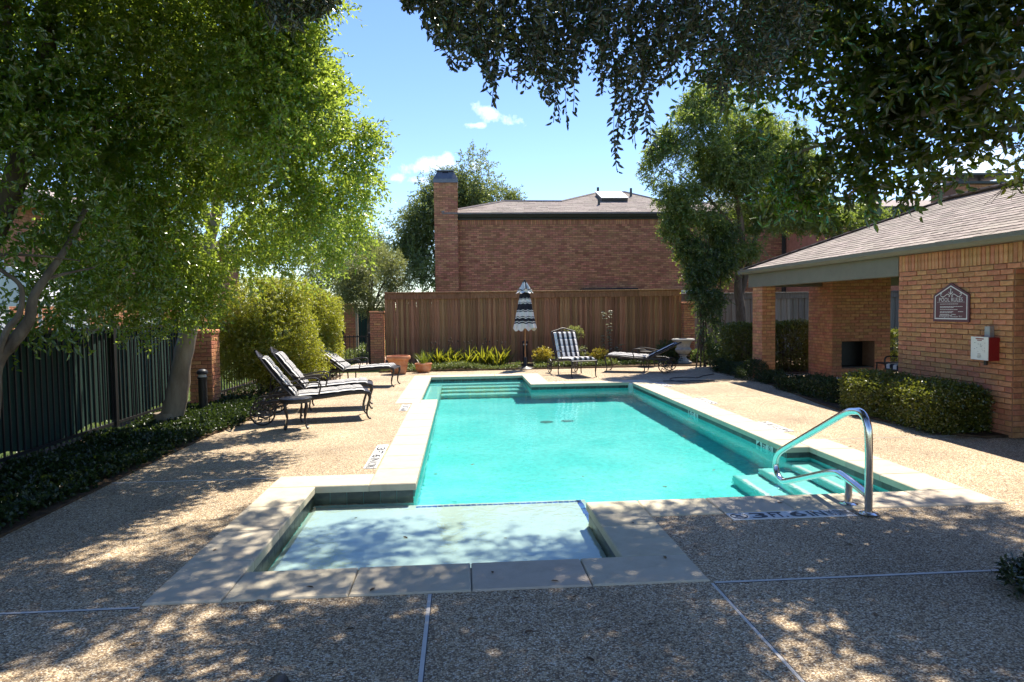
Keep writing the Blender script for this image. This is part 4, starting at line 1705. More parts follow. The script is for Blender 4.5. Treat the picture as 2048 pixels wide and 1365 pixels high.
def brick_pillar(x0, y0, x1, y1, h, label, seed):
    root = empty('brick_pillar', ((x0 + x1) / 2, (y0 + y1) / 2, 0), label, 'pillar')
    ox, oy = root.location.x, root.location.y
    mb = MB()
    mb.box(x0 - ox + .012, y0 - oy + .012, 0, x1 - ox - .012, y1 - oy - .012, h)
    mb.build('core', M['mortar_dark'], root)
    W, D = x1 - x0, y1 - y0
    bricks_as_parts(root, lay_bricks(W, h, soldier=False, start=.1), (x0 - ox, y0 - oy + .012, 0), 0, M['brick'], seed, .002)
    bricks_as_parts(root, lay_bricks(D, h, soldier=False), (x1 - ox - .012, y0 - oy, 0), math.pi / 2, M['brick'], seed + 1, .002)
    bricks_as_parts(root, lay_bricks(D, h, soldier=False), (x0 - ox + .012, y1 - oy, 0), -math.pi / 2, M['brick'], seed + 2, .002)
    mb = MB()
    mb.bbox(x0 - ox - .015, y0 - oy - .015, h, x1 - ox + .015, y1 - oy + .015, h + .06, .012)
    mb.build('cap', M['brick'], root)
    return root


brick_pillar(-2.56, 19.72, -2.2, 20.12, 1.54, 'brick gate pillar at the left end of the brown fence', 51)
brick_pillar(6.44, 19.72, 6.76, 20.1, 1.68, 'brick pillar between the brown and grey fences', 54)
brick_pillar(-4.62, 12.1, -4.24, 12.5, 1.26, 'brick pillar behind the leaning tree trunk and black bollard', 57)


def iron_fence(name, p0, p1, h, pitch, posts, label, screen=None, cat='fence', post_h=None, top=True):
    p0, p1 = Vector(p0), Vector(p1)
    root = empty(name, (p0.x, p0.y, 0), label, cat)
    d = p1 - p0
    L_ = d.length
    d.normalize()
    ang = math.atan2(d.y, d.x)
    root.rotation_euler = (0, 0, ang)
    mb = MB()
    mb.box(-.009, -.009, .06, .009, .009, h)
    me = mb.mesh('picket', M['iron'])
    u = pitch / 2
    while u < L_:
        if all(abs(u - q) > .05 for q in posts):
            link('picket', me, root, (u, 0, 0))
        u += pitch
    for z in (.13, h - .05):
        m2 = MB()
        m2.box(0, -.014, z - .018, L_, .014, z + .018)
        m2.build('rail', M['iron'], root)
    for q in posts:
        m2 = MB()
        hh = post_h or h + .08
        m2.box(q - .036, -.036, -.02, q + .036, .036, hh)
        m2.bbox(q - .045, -.045, hh, q + .045, .045, hh + .03, .012)
        m2.build('post', M['iron'], root)
    if screen:
        m2 = MB()
        nseg = 60
        rr = random.Random(5)
        vs = []
        for k in range(nseg + 1):
            off = .03 + .012 * math.sin(k * .9) + rr.uniform(-.006, .006)
            lo = screen[0] + .05 * math.sin(k * .37) + rr.uniform(-.015, .015)
            vs += [(L_ * k / nseg, off, lo), (L_ * k / nseg, off + .004, screen[1] + rr.uniform(-.01, .01))]
        m2.add(vs, [(2 * k, 2 * k + 2, 2 * k + 3, 2 * k + 1) for k in range(nseg)])
        o = m2.build('mesh_screen', M['screen'], root)
        sm = o.modifiers.new('thickness', 'SOLIDIFY')
        sm.thickness = .004
    return root


iron_fence('iron_fence', (-4.72, 4.6), (-4.72, 12.0), 1.46, .112, [.1, 2.62, 5.16, 7.34], 'black iron picket fence backed by dark green mesh screen', (.15, 1.44))
iron_fence('iron_fence', (-4.62, 12.55), (-3.75, 20.3), 1.46, .112, [.05, 2.6, 5.2, 7.72], 'black iron picket fence running behind the clipped yellow shrub')
iron_fence('iron_gate', (-3.62, 20.25), (-2.62, 20.25), .92, .115, [.03, .97], 'low black iron gate beside the brick gate pillar', None, 'gate', .95)
m_ = MB()
m_.box(-.04, -.04, -.02, .04, .04, 1.62)
m_.bbox(-.05, -.05, 1.62, .05, .05, 1.66, .015)
gp_ = empty('gate_post', (-3.70, 20.25, 0), 'tall slim black post at the left side of the low gate', 'post')
m_.build('shaft', M['iron'], gp_)
# beyond the gate: dark fence, timber post, brick pier
iron_fence('iron_fence', (-6.6, 31.2), (.5, 31.6), 1.9, .14, [1.2, 3.6, 5.4], 'tall dark screened fence far behind the gate', (.15, 1.75))
tp = empty('timber_post', (P(714, 660, 27).x, 27, 0), 'thin pale timber post standing beyond the gate', 'post')
m_ = MB()
m_.box(-.045, -.045, -.03, .045, .045, 1.72)
m_.build('shaft', M['path'], tp)
brick_pillar(P(704, 660, 28.5).x - .28, 28.3, P(704, 660, 28.5).x + .22, 28.7, 1.85, 'far brick pier behind the thin timber post', 60)


# ================================================================== POOL FURNITURE
def stripes_cushion(L_, W, T, pts, n_str, parent, name, black=.5):
    """Cushion swept along a profile in the XZ plane, striped lengthwise in canvas."""
    mb = MB()
    s = spline(pts, 5)
    m = len(s)
    # stripe edges across the width, thin companion lines beside each broad stripe
    ys_, cols = [], []
    nb_ = n_str // 2
    bw = W * black / nb_
    ww = W * (1 - black) / (nb_ + 1)
    y = -W / 2
    for k in range(n_str):
        ys_.append(y)
        cols.append(k % 2)
        y += bw if k % 2 else ww
    ys_.append(W / 2)
    rows = []
    for i, p in enumerate(s):
        t = (s[min(i + 1, m - 1)] - s[max(i - 1, 0)]).normalized()
        nrm = Vector((-t.z, 0, t.x))
        if nrm.z < 0:
            nrm = -nrm
        e = min(i, m - 1 - i)
        tt = T * (.55 if e == 0 else .92 if e == 1 else 1.0)
        tuft = 1 - .16 * (abs(math.sin(i * math.pi / 5)) < .1)
        top, bot = [], []
        for y in ys_:
            ed = 1 - max(0, abs(y) / (W / 2) - .82) / .18 * .45
            top.append(p + nrm * tt * ed * tuft + Vector((0, y, 0)))
            bot.append(p + Vector((0, y, 0)))
        rows.append((top, bot))
    ny = len(ys_)
    vs, fs, ms = [], [], []
    for top, bot in rows:
        vs += top + bot
    st = 2 * ny
    for i in range(m - 1):
        for k in range(ny - 1):
            a = i * st + k
            b = (i + 1) * st + k
            fs.append((a, b, b + 1, a + 1))
            ms.append(cols[k])
            fs.append((a + ny, a + ny + 1, b + ny + 1, b + ny))
            ms.append(cols[k])
        for (k, c) in ((0, cols[0]), (ny - 1, cols[-1])):
            a, b = i * st + k, (i + 1) * st + k
            fs.append((a, b, b + ny, a + ny))
            ms.append(1)
    for i in (0, m - 1):
        for k in range(ny - 1):
            a = i * st + k
            fs.append((a, a + 1, a + 1 + ny, a + ny))
            ms.append(cols[k])
    mb.v, mb.f, mb.m = [tuple(v) for v in vs], fs, ms
    return mb.build(name, [M['cloth_white'], M['cloth_black']], parent, smooth=False)


def wheel_mesh():
    mb = MB()
    R_ = .165
    ring = [(R_ * math.cos(2 * math.pi * k / 24), 0, R_ * math.sin(2 * math.pi * k / 24)) for k in range(25)]
    mb.tube(ring, .013, 6, caps=False)
    mb.tube([(0, -.02, 0), (0, .02, 0)], .03, 10)
    me1 = mb.mesh('rim', M['bronze'], True)
    mb = MB()
    sp_ = spline([(0.02, 0, 0), (.07, 0, .025), (.10, 0, .0), (.085, 0, -.03), (.11, 0, -.04), (R_ - .008, 0, .0)], 4)
    mb.tube(sp_, .0085, 5)
    me2 = mb.mesh('spoke', M['bronze'], True)
    return me1, me2


RIM, SPOKE = wheel_mesh()


def lounger(label, x, y, heading, back_deg, group='striped pool loungers', cushion=True, n_str=15, black=.58):
    """Chaise: origin under the foot end, the body runs along local +X to the wheels; heading turns it."""
    root = empty('sun_lounger', (x, y, 0), label, 'lounger', group, rz=heading)
    W = .62
    h = W / 2
    a = R(back_deg)
    hinge = Vector((1.06, 0, .345))
    BL = .77
    bd = Vector((math.cos(a), 0, math.sin(a)))
    seat_prof = [(.0, .385), (.10, .405), (.35, .395), (.65, .365), (.95, .345), (1.35, .345), (1.52, .30)]
    mb = MB()
    for sy in (-h, h):
        mb.tube(spline([(u, sy, z) for u, z in seat_prof], 4), .017, 7, flat=(.8, 1.4))
    for u, z in ((.0, .385), (1.5, .31)):
        mb.tube([(u, -h, z), (u, h, z)], .015, 7)
    mb.build('frame', M['bronze'], root, True)
    s = spline([(u, 0, z) for u, z in seat_prof[:5]], 4)
    slm = MB()
    slm.box(-.022, -h + .01, -.006, .022, h - .01, .006)
    me = slm.mesh('slat', M['bronze'])
    for k in range(0, len(s), 1):
        link('slat', me, root, (s[k].x, 0, s[k].z))
    # front cabriole legs and straight legs under the arms
    for sy in (-h + .015, h - .015):
        m2 = MB()
        m2.tube(spline([(.02, sy, .385), (.0, sy, .32), (.035, sy, .2), (.05, sy, .09), (.025, sy, .025), (-.01, sy, .012)], 4), [.024] * 5 + [.018] * 6 + [.013] * 7 + [.016] * 3, 7)
        m2.build('leg', M['bronze'], root, True)
        m2 = MB()
        m2.tube(spline([(.98, sy, .345), (.97, sy, .2), (.99, sy, .08), (.965, sy, .012)], 4), .014, 7)
        m2.build('leg', M['bronze'], root, True)
        # arm: post, rail and scroll
        m2 = MB()
        syo = sy * 1.06
        ahx = hinge + bd * .34
        m2.tube(spline([(.74, sy, .36), (.71, syo, .47), (.70, syo, .545), (.77, syo, .585), (.95, syo, .575), (1.12, syo, .545), (ahx.x, sy, ahx.z)], 4), .012, 7)
        m2.build('armrest', M['bronze'], root, True)
    # backrest
    mb = MB()
    t0, t1 = hinge, hinge + bd * BL
    nb = Vector((-math.sin(a), 0, math.cos(a)))
    for sy in (-h, h):
        c_ = Vector((0, sy, 0))
        mb.tube(spline([t0 + c_, t0 + bd * .45 + c_ - nb * .015, t1 + c_ - nb * .0], 4), .015, 7)
    mb.tube(spline([t1 + Vector((0, -h, 0)), t1 + bd * .055 + Vector((0, -h * .45, 0)), t1 + bd * .095, t1 + bd * .055 + Vector((0, h * .45, 0)), t1 + Vector((0, h, 0))], 5), .017, 7)
    mb.tube([t1 + Vector((0, -h, 0)), t1 + Vector((0, h, 0))], .011, 6)
    for k in range(7):
        y_ = -h + W * (k + 1) / 8
        mb.tube([t0 + Vector((0, y_, 0)), t1 + Vector((0, y_, 0)) + bd * (.07 * (1 - abs(y_) / h))], .0075, 5)
    # prop strut
    mb.tube([t0 + bd * .5 - nb * .02, Vector((1.42, 0, .32))], .009, 6)
    mb.build('backrest', M['bronze'], root, True)
    # scroll brackets carrying the wheels
    for sy in (-h - .035, h + .035):
        ax = Vector((1.50, sy, .178))
        w = link('wheel', RIM, root, ax)
        for k in range(6):
            link('spoke', SPOKE, w, (0, 0, 0), (0, -k * math.pi / 3, 0))
        m2 = MB()
        s1 = sy * .9
        m2.tube(spline([(1.30, s1, .345), (1.40, s1, .27), (1.50, sy, .178)], 4), .012, 6)
        m2.tube(spline([(1.52, s1, .30), (1.57, s1, .25), (1.50, sy, .178)], 4), .012, 6)
        m2.tube(spline([(1.18, s1, .34), (1.24, s1, .26), (1.33, s1, .25), (1.34, s1, .31), (1.28, s1, .32)], 4), .009, 6)
        m2.build('wheel_bracket', M['bronze'], root, True)
    if cushion:
        sp = [(.07, 0, .408), (.22, 0, .412), (.45, 0, .398), (.75, 0, .375), (1.04, 0, .362)]
        stripes_cushion(1, .56, .062, sp, n_str, root, 'seat_cushion', black)
        q = [hinge + bd * t + nb * .012 for t in (.03, .18, .36, .54, .74)]
        stripes_cushion(1, .56, .066, q, n_str, root, 'back_cushion', black)
    return root


def aim(x0, y0, x1, y1):
    return math.atan2(y1 - y0, x1 - x0)


L1 = lounger('nearest striped lounger of the left pair, its wheels by the round iron table', -1.44, 10.66, aim(-1.44, 10.66, -3.0, 10.3), 53)
L2 = lounger('second striped lounger of the left pair, just behind the nearest one', -1.52, 11.75, aim(-1.52, 11.75, -3.05, 11.55), 52)
L3 = lounger('striped lounger standing alone near the terracotta pots', -1.40, 14.95, aim(-1.40, 14.95, -3.0, 15.15), 38)
L4 = lounger('lounger with broad black and white stripes facing the pool end on', 2.80, 15.75, aim(2.80, 15.75, 2.44, 17.6), 62, n_str=9, black=.48)
L5 = lounger('lounger seen side on in front of the stone urn, back nearly flat', 3.68, 17.35, aim(3.68, 17.35, 5.5, 16.5), 27)


def side_table(x, y, label, top_mat, h=.42, r=.22, seed=1):
    root = empty('side_table', (x, y, 0), label, 'table', 'small iron side tables')
    mb = MB()
    mb.lathe([(0, h - .018), (r - .01, h - .018), (r, h - .012), (r, h), (r - .012, h + .004), (0, h - .002)], 28)
    mb.build('table_top', M['bronze'], root, True)
    mb = MB()
    mb.lathe([(r - .02, h - .06), (r - .012, h - .06), (r - .012, h - .02), (r - .02, h - .02)], 24)
    mb.build('apron', M['bronze'], root, True)
    for k in range(4):
        an = math.pi / 4 + k * math.pi / 2 + .25
        c, s = math.cos(an), math.sin(an)
        m2 = MB()
        m2.tube(spline([(c * .16, s * .16, h - .02), (c * .20, s * .20, h - .10), (c * .165, s * .165, .16), (c * .18, s * .18, .05), (c * .215, s * .215, .012)], 4), [.019] * 8 + [.013] * 6 + [.017] * 3, 7)
        m2.build('leg', M['bronze'], root, True)
    return root


side_table(-2.30, 9.72, 'round iron side table in front of the nearest left lounger', None)
side_table(-2.86, 13.25, 'round iron side table tucked behind the left pair of loungers', None)
side_table(5.0, 18.35, 'small dark side table behind the flat backed lounger', None)

# closed market umbrella
um = empty('patio_umbrella', (1.68, 18.38, 0), 'closed navy and white striped patio umbrella before the brown fence', 'umbrella')
mb = MB()
mb.lathe([(.0, .0), (.235, .0), (.24, .02), (.20, .045), (.07, .07), (.045, .10), (.045, .30), (.03, .32), (0, .32)], 28)
mb.build('base', M['black_plastic'], um, True)
mb = MB()
mb.tube([(0, 0, .1), (.012, 0, 2.34)], .019, 10)
mb.build('pole', M['wood'], um, True)
bands = [(1.10, 0), (1.22, 1), (1.255, 0), (1.275, 1), (1.36, 0), (1.385, 1), (1.405, 0), (1.53, 1), (1.555, 0), (1.575, 1), (1.745, 0), (1.765, 1), (1.78, 0), (1.86, 1), (1.875, 0), (1.885, 1), (2.03, 1)]
mb = MB()
nR = 48
prof_r = lambda z: .265 - (.265 - .115) * ((z - 1.10) / .93) ** .9
rowsz = [b[0] for b in bands]
vs = []
for i, z in enumerate(rowsz):
    for k in range(nR):
        an = 2 * math.pi * k / nR
        fold = 1 + (.20 - .08 * (z - 1.1)) * math.cos(an * 8 + .5 * math.sin(z * 4)) + .05 * math.cos(an * 16 + 1)
        r = prof_r(z) * fold
        zz = z - (.045 * (1 - math.cos(an * 8 + .7)) if i == 0 else .012 * math.cos(an * 8))
        vs.append((r * math.cos(an) + .004 * z, r * math.sin(an), zz))
fs, ms = [], []
for i in range(len(rowsz) - 1):
    for k in range(nR):
        k2 = (k + 1) % nR
        fs.append((i * nR + k, i * nR + k2, (i + 1) * nR + k2, (i + 1) * nR + k))
        ms.append(bands[i][1])
mb.v, mb.f, mb.m = vs, fs, ms
mb.build('canopy', [M['cloth_white'], M['cloth_black']], um, False)
mb = MB()
rowsz = [(2.03, .20, 0), (2.07, .165, 0), (2.10, .17, 1), (2.12, .14, 0), (2.20, .10, 0), (2.30, .055, 1), (2.345, .02, 1)]
vs = []
for i, (z, r0, c) in enumerate(rowsz):
    for k in range(nR):
        an = 2 * math.pi * k / nR
        r = r0 * (1 + .22 * math.cos(an * 6 + i))
        vs.append((r * math.cos(an) + .01, r * math.sin(an), z - .02 * math.cos(an * 6)))
fs, ms = [], []
for i in range(len(rowsz) - 1):
    for k in range(nR):
        k2 = (k + 1) % nR
        fs.append((i * nR + k, i * nR + k2, (i + 1) * nR + k2, (i + 1) * nR + k))
        ms.append(1 if (rowsz[i][2] or (k // 4) % 3 == 0 and i > 2) else 0)
mb.v, mb.f, mb.m = vs, fs, ms
mb.build('vent_cap', [M['cloth_white'], M['cloth_black']], um, False)
mb = MB()
mb.lathe([(0, 2.33), (.022, 2.335), (.028, 2.36), (.012, 2.385), (0, 2.39)], 12, (.012, 0, 0))
mb.build('finial', M['cloth_black'], um, True)


def bollard(x, y, h, label):
    root = empty('bollard_light', (x, y, 0), label, 'bollard', 'black bollard lights')
    mb = MB()
    mb.lathe([(.078, 0), (.078, .03), (.066, .035), (.066, h - .16), (.078, h - .155), (.078, h - .13)], 18)
    mb.build('shaft', M['black_plastic'], root, True)
    mb = MB()
    mb.lathe([(.06, h - .13), (.06, h - .085)], 18)
    mb.build('lens', M['glass'], root, True)
    mb = MB()
    mb.lathe([(.085, h - .085), (.088, h - .06), (.075, h - .025), (.04, h - .005), (0, h)], 18)
    mb.build('cap', M['black_plastic'], root, True)
    return root


bollard(1.77, 19.35, .72, 'black bollard light behind the umbrella foot by the brown fence')
bollard(-4.13, 11.35, .72, 'black bollard light in ivy beside the leaning tree trunk')

# terracotta pots, urn
pt = empty('terracotta_pot', (-1.61, 17.72, 0), 'large empty terracotta pot beside the brick gate pillar', 'pot')
mb = MB()
mb.lathe([(.0, .02), (.175, .0), (.185, .01), (.225, .19), (.232, .195), (.232, .215), (.228, .22), (.262, .36), (.292, .365), (.305, .38), (.308, .44), (.295, .462), (.268, .462), (.262, .44), (.25, .36), (.16, .30), (0, .29)], 36)
mb.build('body', M['terracotta'], pt, True)
bw = empty('planter_bowl', (-1.0, 18.02, 0), 'small terracotta bowl planted with thin spiky grass', 'planter')
mb = MB()
mb.lathe([(0, .01), (.12, 0), (.135, .012), (.19, .08), (.21, .14), (.20, .185), (.205, .195), (.222, .20), (.226, .225), (.215, .24), (.195, .24), (.185, .21), (0, .20)], 32)
mb.build('bowl', M['terracotta'], bw, True)
rg = np.random.default_rng(71)
cen = np.c_[rg.normal(size=(85, 2)) * .05, np.full(85, .2)]
link('grass_blades', np_mesh('grass_blades', blades(cen, rg, .42, .008, .9), 8, M['leaf_grass']), bw)

ur = empty('stone_urn', (6.18, 19.0, 0), 'pale fluted stone urn on a pedestal by the grey fence', 'urn')
mb = MB()
mb.box(-.19, -.19, 0, .19, .19, .08)
mb.lathe([(.17, .08), (.165, .11), (.12, .14), (.085, .19), (.085, .22), (.11, .235), (.115, .25), (.09, .27)], 32)
mb.build('pedestal', M['stone'], ur, True)
mb = MB()
mb.lathe([(.09, .27), (.15, .30), (.205, .36), (.22, .41), (.205, .44), (.18, .46), (.175, .50), (.19, .56), (.225, .62), (.262, .655)], 64, flute=.035, flutes=16)
mb.build('bowl', M['stone'], ur, True)
mb = MB()
mb.lathe([(.262, .655), (.30, .66), (.312, .68), (.30, .705), (.27, .712), (.235, .70), (.20, .62), (0, .58)], 64, flute=.02, flutes=22)
mb.build('rim', M['stone'], ur, True)

# handrail
hr = empty('pool_handrail', (3.06, 5.0, 0), 'bent stainless steel handrail over the right hand pool steps', 'handrail')
pts = [(3.06, 5.0, 0.0), (3.06, 5.0, .3), (3.06, 5.005, .58), (3.06, 5.03, .70), (3.06, 5.10, .765), (3.06, 5.20, .765), (3.06, 5.34, .725), (3.06, 5.7, .555), (3.06, 6.1, .365), (3.06, 6.42, .21),
       (3.06, 6.53, .13), (3.06, 6.565, .04), (3.06, 6.52, -.05), (3.06, 6.42, -.085), (3.06, 6.30, -.06), (3.06, 5.95, .06), (3.06, 5.62, .175), (3.06, 5.47, .215), (3.06, 5.38, .22), (3.06, 5.2, .19), (3.06, 5.02, .15)]
mb = MB()
mb.tube(spline([(x, y - 5.0 + 0, z) for x, y, z in [(p[0] - 3.06, p[1], p[2]) for p in pts]], 5), .029, 16)
mb.build('tube', M['steel'], hr, True)
mb = MB()
mb.tube([(0, .275, 0), (0, .275, .20)], .029, 16)
mb.build('post', M['steel'], hr, True)
for yy in (0.0, .275):
    mb = MB()
    mb.lathe([(.0, .012), (.034, .024), (.05, .02), (.066, .012), (.07, .013), (.072, 0.012)], 24)
    mb.build('flange', M['steel'], hr, True, loc=(0, yy, .002))

# deck depth markers
def marker(x, y, ang, items, label, sz=.152, d=.165):
    root = empty('depth_marker', (x, y, 0), label, 'depth marker', 'depth markers set in the deck', rz=ang)
    u = 0
    for t, w in items:
        sign_tile(u + w / 2, 0, .0015, (0, 0, 0), w - .003, d, t, root, .90 if len(t) > 3 else .84, .78)
        u += w
    return root


full = [('@', .152), ('3', .152), ('FT.', .152), ('6', .152), ('IN', .152), ('NO DIVING', .20)]
marker(2.0, 5.062, 0.0, full, 'depth marker reading 3 FT. 6 IN NO DIVING beside the handrail')
marker(-.955, 8.30, R(-90), [('', .14), ('3', .2), ('FT', .2), ('6', .2), ('IN', .2), ('NO DIVING', .29)], 'depth marker reading 3 FT 6 IN along the left coping', d=.13)
marker(-.955, 11.85, R(-90), [('@', .15), ('3', .15), ('FT', .15), ('6', .15), ('IN', .15)], 'smaller depth marker on the left deck near the bench corner', d=.13)
marker(4.10, 8.45, R(90), [('4', .16), ('FT', .16), ('NO DIVING', .28), ('@', .16)], 'depth marker by the right coping nearest the handrail')
marker(4.10, 11.05, R(90), [('5', .16), ('FT', .16), ('NO DIVING', .28), ('@', .16)], 'depth marker halfway along the right coping')
marker(4.13, 13.65, R(90), [('5', .16), ('FT', .16), ('NO DIVING', .30), ('@', .16)], 'depth marker at the far right corner of the pool', d=.18)
marker(1.98, 15.05, 0.0, [('3', .12), ('FT', .12)], 'tiny depth marker on the far coping by the end on lounger', d=.12)

# hose-like cable looped on the far right deck
mb = MB()
ring = [(4.95 + .42 * math.cos(t * .2618), 14.75 + .55 * math.sin(t * .2618), .012) for t in range(0, 23)]
mb.tube(spline([(5.9, 15.9, .012), (5.5, 15.5, .012)] + ring[3:] + [(4.3, 14.6, .012)], 3), .010, 6)
tag(mb.build('cable', M['dark_trim'], smooth=True), 'thin dark cable looped on the deck behind the far right corner', 'cable')

# pool rules sign
sg = empty('rules_sign', (PW - .022, 8.675, 1.60), 'plum coloured house shaped POOL RULES sign on the brick wall', 'sign')
sg.rotation_euler = (R(90), 0, R(-90))
HWs, ZB, ZS, ZA = .335, -.245, .105, .265


def pent(s, z=0):
    k = 1 - s / HWs
    return [(-HWs + s, ZB + s), (HWs - s, ZB + s), (HWs - s, ZS - s * .35), (0, ZA - s * 1.05), (-HWs + s, ZS - s * .35)]


mb = MB()
mb.prism(pent(0), -.004, .012)
mb.build('plate', M['sign'], sg)
mb = MB()
o_, i_ = pent(.032), pent(.048)
for k in range(5):
    a, b, c, d = o_[k], o_[(k + 1) % 5], i_[(k + 1) % 5], i_[k]
    mb.quad((*a, .0135), (*b, .0135), (*c, .0135), (*d, .0135))
mb.build('border', M['sign_white'], sg)
link('lettering', fit_text('POOL RULES', .44, .052, M['sign_white']), sg, (0, .045, .0135))
link('lettering', fit_text('Emergency Number 911', .42, .028, M['sign_white']), sg, (0, -.178, .0135))
mb = MB()
mb.box(-.26, .010, .0125, .26, .0125, .0135)
mb.build('underline', M['sign_white'], sg)
mb = MB()


def stroke2d(mb, pts, w, z=.0135):
    s = spline([(x, y, 0) for x, y in pts], 6)
    for i in range(len(s) - 1):
        d = (s[i + 1] - s[i]).normalized()
        n = Vector((-d.y, d.x, 0)) * w
        mb.quad((s[i] - n + Vector((0, 0, z)))[:], (s[i + 1] - n + Vector((0, 0, z)))[:], (s[i + 1] + n + Vector((0, 0, z)))[:], (s[i] + n + Vector((0, 0, z)))[:])


for sg_ in (-1, 1):
    stroke2d(mb, [(sg_ * .04, .095), (sg_ * .02, .085), (sg_ * .025, .105), (sg_ * .06, .118), (sg_ * .10, .10), (sg_ * .14, .082), (sg_ * .185, .095), (sg_ * .195, .125), (sg_ * .175, .13), (sg_ * .17, .115)], .0045)
    stroke2d(mb, [(sg_ * .003, .12), (sg_ * .03, .135), (sg_ * .035, .15)], .005)
stroke2d(mb, [(0, .11), (0, .14), (0, .175)], .007)
mb.lathe([(0, 0), (.011, 0), (.011, .001), (0, .001)], 10, (0, .18, .0125))
mb.build('scroll_ornament', M['sign_white'], sg)
mb = MB()
rr = random.Random(4)
for (yy, x0, x1) in ((-.012, -.20, .14), (-.045, -.20, .22), (-.060, -.20, .06), (-.085, -.20, .13), (-.112, -.20, .05), (-.112, .14, .23), (-.126, -.20, .03), (-.148, -.20, -.03), (-.148, .02, .10), (-.160, -.20, .03)):
    x = x0
    while x < x1:
        w = min(rr.uniform(.014, .04), x1 - x)
        mb.box(x, yy - .0035, .0125, x + w, yy + .0035, .0135)
        x += w + .006
o = mb.build('fine_print', M['sign_white'], sg)
o['kind'] = 'stuff'

# red emergency phone box
ex = empty('emergency_box', (PW - .02, 7.99, 1.05), 'red emergency call box with a white placard beside the door', 'call box')
mb = MB()
mb.bbox(-.13, -.135, -.15, .008, .145, .13, .008)
mb.build('body', M['red'], ex)
mb = MB()
mb.box(-.138, -.132, -.145, -.131, .15, .135)
pc = mb.build('placard', M['paper'], ex)
mb = MB()
for (y0, y1, z0, z1) in ((-.06, .07, .105, .118), (-.03, .045, .088, .098)):
    mb.box(-.1395, y0, z0, -.1385, y1, z1)
mb.build('red_heading', M['red'], pc)
mb = MB()
for k in range(16):
    z = .06 - .015 * (k // 2)
    y = rr.uniform(-.09, .08)
    mb.box(-.1395, y, z, -.1385, y + rr.uniform(.008, .022), z + .004)
for k, w in enumerate((.05, .06, .07, .055)):
    mb.box(-.1395, -w / 2 + .01, -.075 - .016 * k, -.1385, w / 2 + .01, -.071 - .016 * k)
mb.build('fine_print', M['ink'], pc)['kind'] = 'stuff'
mb = MB()
mb.box(-.05, -.045, .131, .008, .04, .26)
mb.build('conduit_box', M['grey_metal'], ex)
mb = MB()
mb.tube([(-.06, .0, -.15), (-.06, .0, -.21)], .022, 10)
mb.build('knob', M['black_plastic'], ex, True)

# iron settee with striped cushion in the pavilion
bn = empty('patio_settee', (8.1, 11.72, 0), 'dark cast iron settee with scroll back in the pavilion shade', 'settee')
mb = MB()
mb.bbox(-.28, -.60, .38, .26, .60, .41, .01)
mb.build('seat', M['bronze'], bn)
mb = MB()
mb.tube(spline([(.27, -.62, .40), (.30, -.62, .78), (.30, -.3, .86), (.30, 0, .89), (.30, .3, .86), (.30, .62, .78), (.27, .62, .40)], 5), .016, 7)
for yy in (-.4, -.13, .13, .4):
    ring = [(.29, yy + .11 * math.cos(k * .4488), .62 + .13 * math.sin(k * .4488)) for k in range(15)]
    mb.tube(ring, .010, 6, caps=False)
    mb.tube(spline([(.28, yy - .1, .42), (.29, yy, .52), (.29, yy + .05, .62), (.29, yy - .03, .68), (.30, yy, .86)], 4), .008, 5)
mb.build('backrest', M['bronze'], bn, True)
for sx in (-.25, .25):
    for sy in (-.57, .57):
        m2 = MB()
        m2.tube(spline([(sx, sy, .39), (sx * 1.05, sy * 1.02, .2), (sx * 1.0, sy, .06), (sx * 1.1, sy * 1.03, .01)], 4), .017, 7)
        m2.build('leg', M['bronze'], bn, True)
for sy in (-.60, .60):
    m2 = MB()
    m2.tube(spline([(-.25, sy, .40), (-.27, sy, .58), (-.18, sy, .63), (.05, sy, .62), (.29, sy, .66)], 4), .015, 7)
    m2.build('armrest', M['bronze'], bn, True)
cu2 = stripes_cushion(1, .5, .09, [(-.55, 0, .415), (-.2, 0, .415), (.2, 0, .415), (.55, 0, .415)], 2, None, 'seat_cushion')
bpy.data.objects.remove(cu2)
mb = MB()
for k in range(11):
    y0 = -.56 + k * .1015
    mb.bbox(-.27, y0, .412, .22, y0 + .1015, .50, .02, k % 2)
mb.build('seat_cushion', [M['cloth_white'], M['cloth_black']], bn)
bc = empty('patio_chair', (8.6, 13.2, 0), 'dark iron chair beside the settee in the pavilion shade', 'chair')
mb = MB()
mb.bbox(-.25, -.25, .40, .25, .25, .43, .01)
mb.build('seat', M['bronze'], bc)
mb = MB()
mb.tube(spline([(.24, -.25, .42), (.30, -.25, .88), (.31, 0, .95), (.30, .25, .88), (.24, .25, .42)], 5), .016, 7)
for k in range(5):
    mb.tube([(.25, -.17 + k * .085, .42), (.30, -.17 + k * .085, .90)], .008, 5)
mb.build('backrest', M['bronze'], bc, True)
for sx in (-.23, .23):
    for sy in (-.23, .23):
        m2 = MB()
        m2.tube([(sx, sy, .41), (sx * 1.08, sy * 1.06, .01)], .015, 7)
        m2.build('leg', M['bronze'], bc, True)

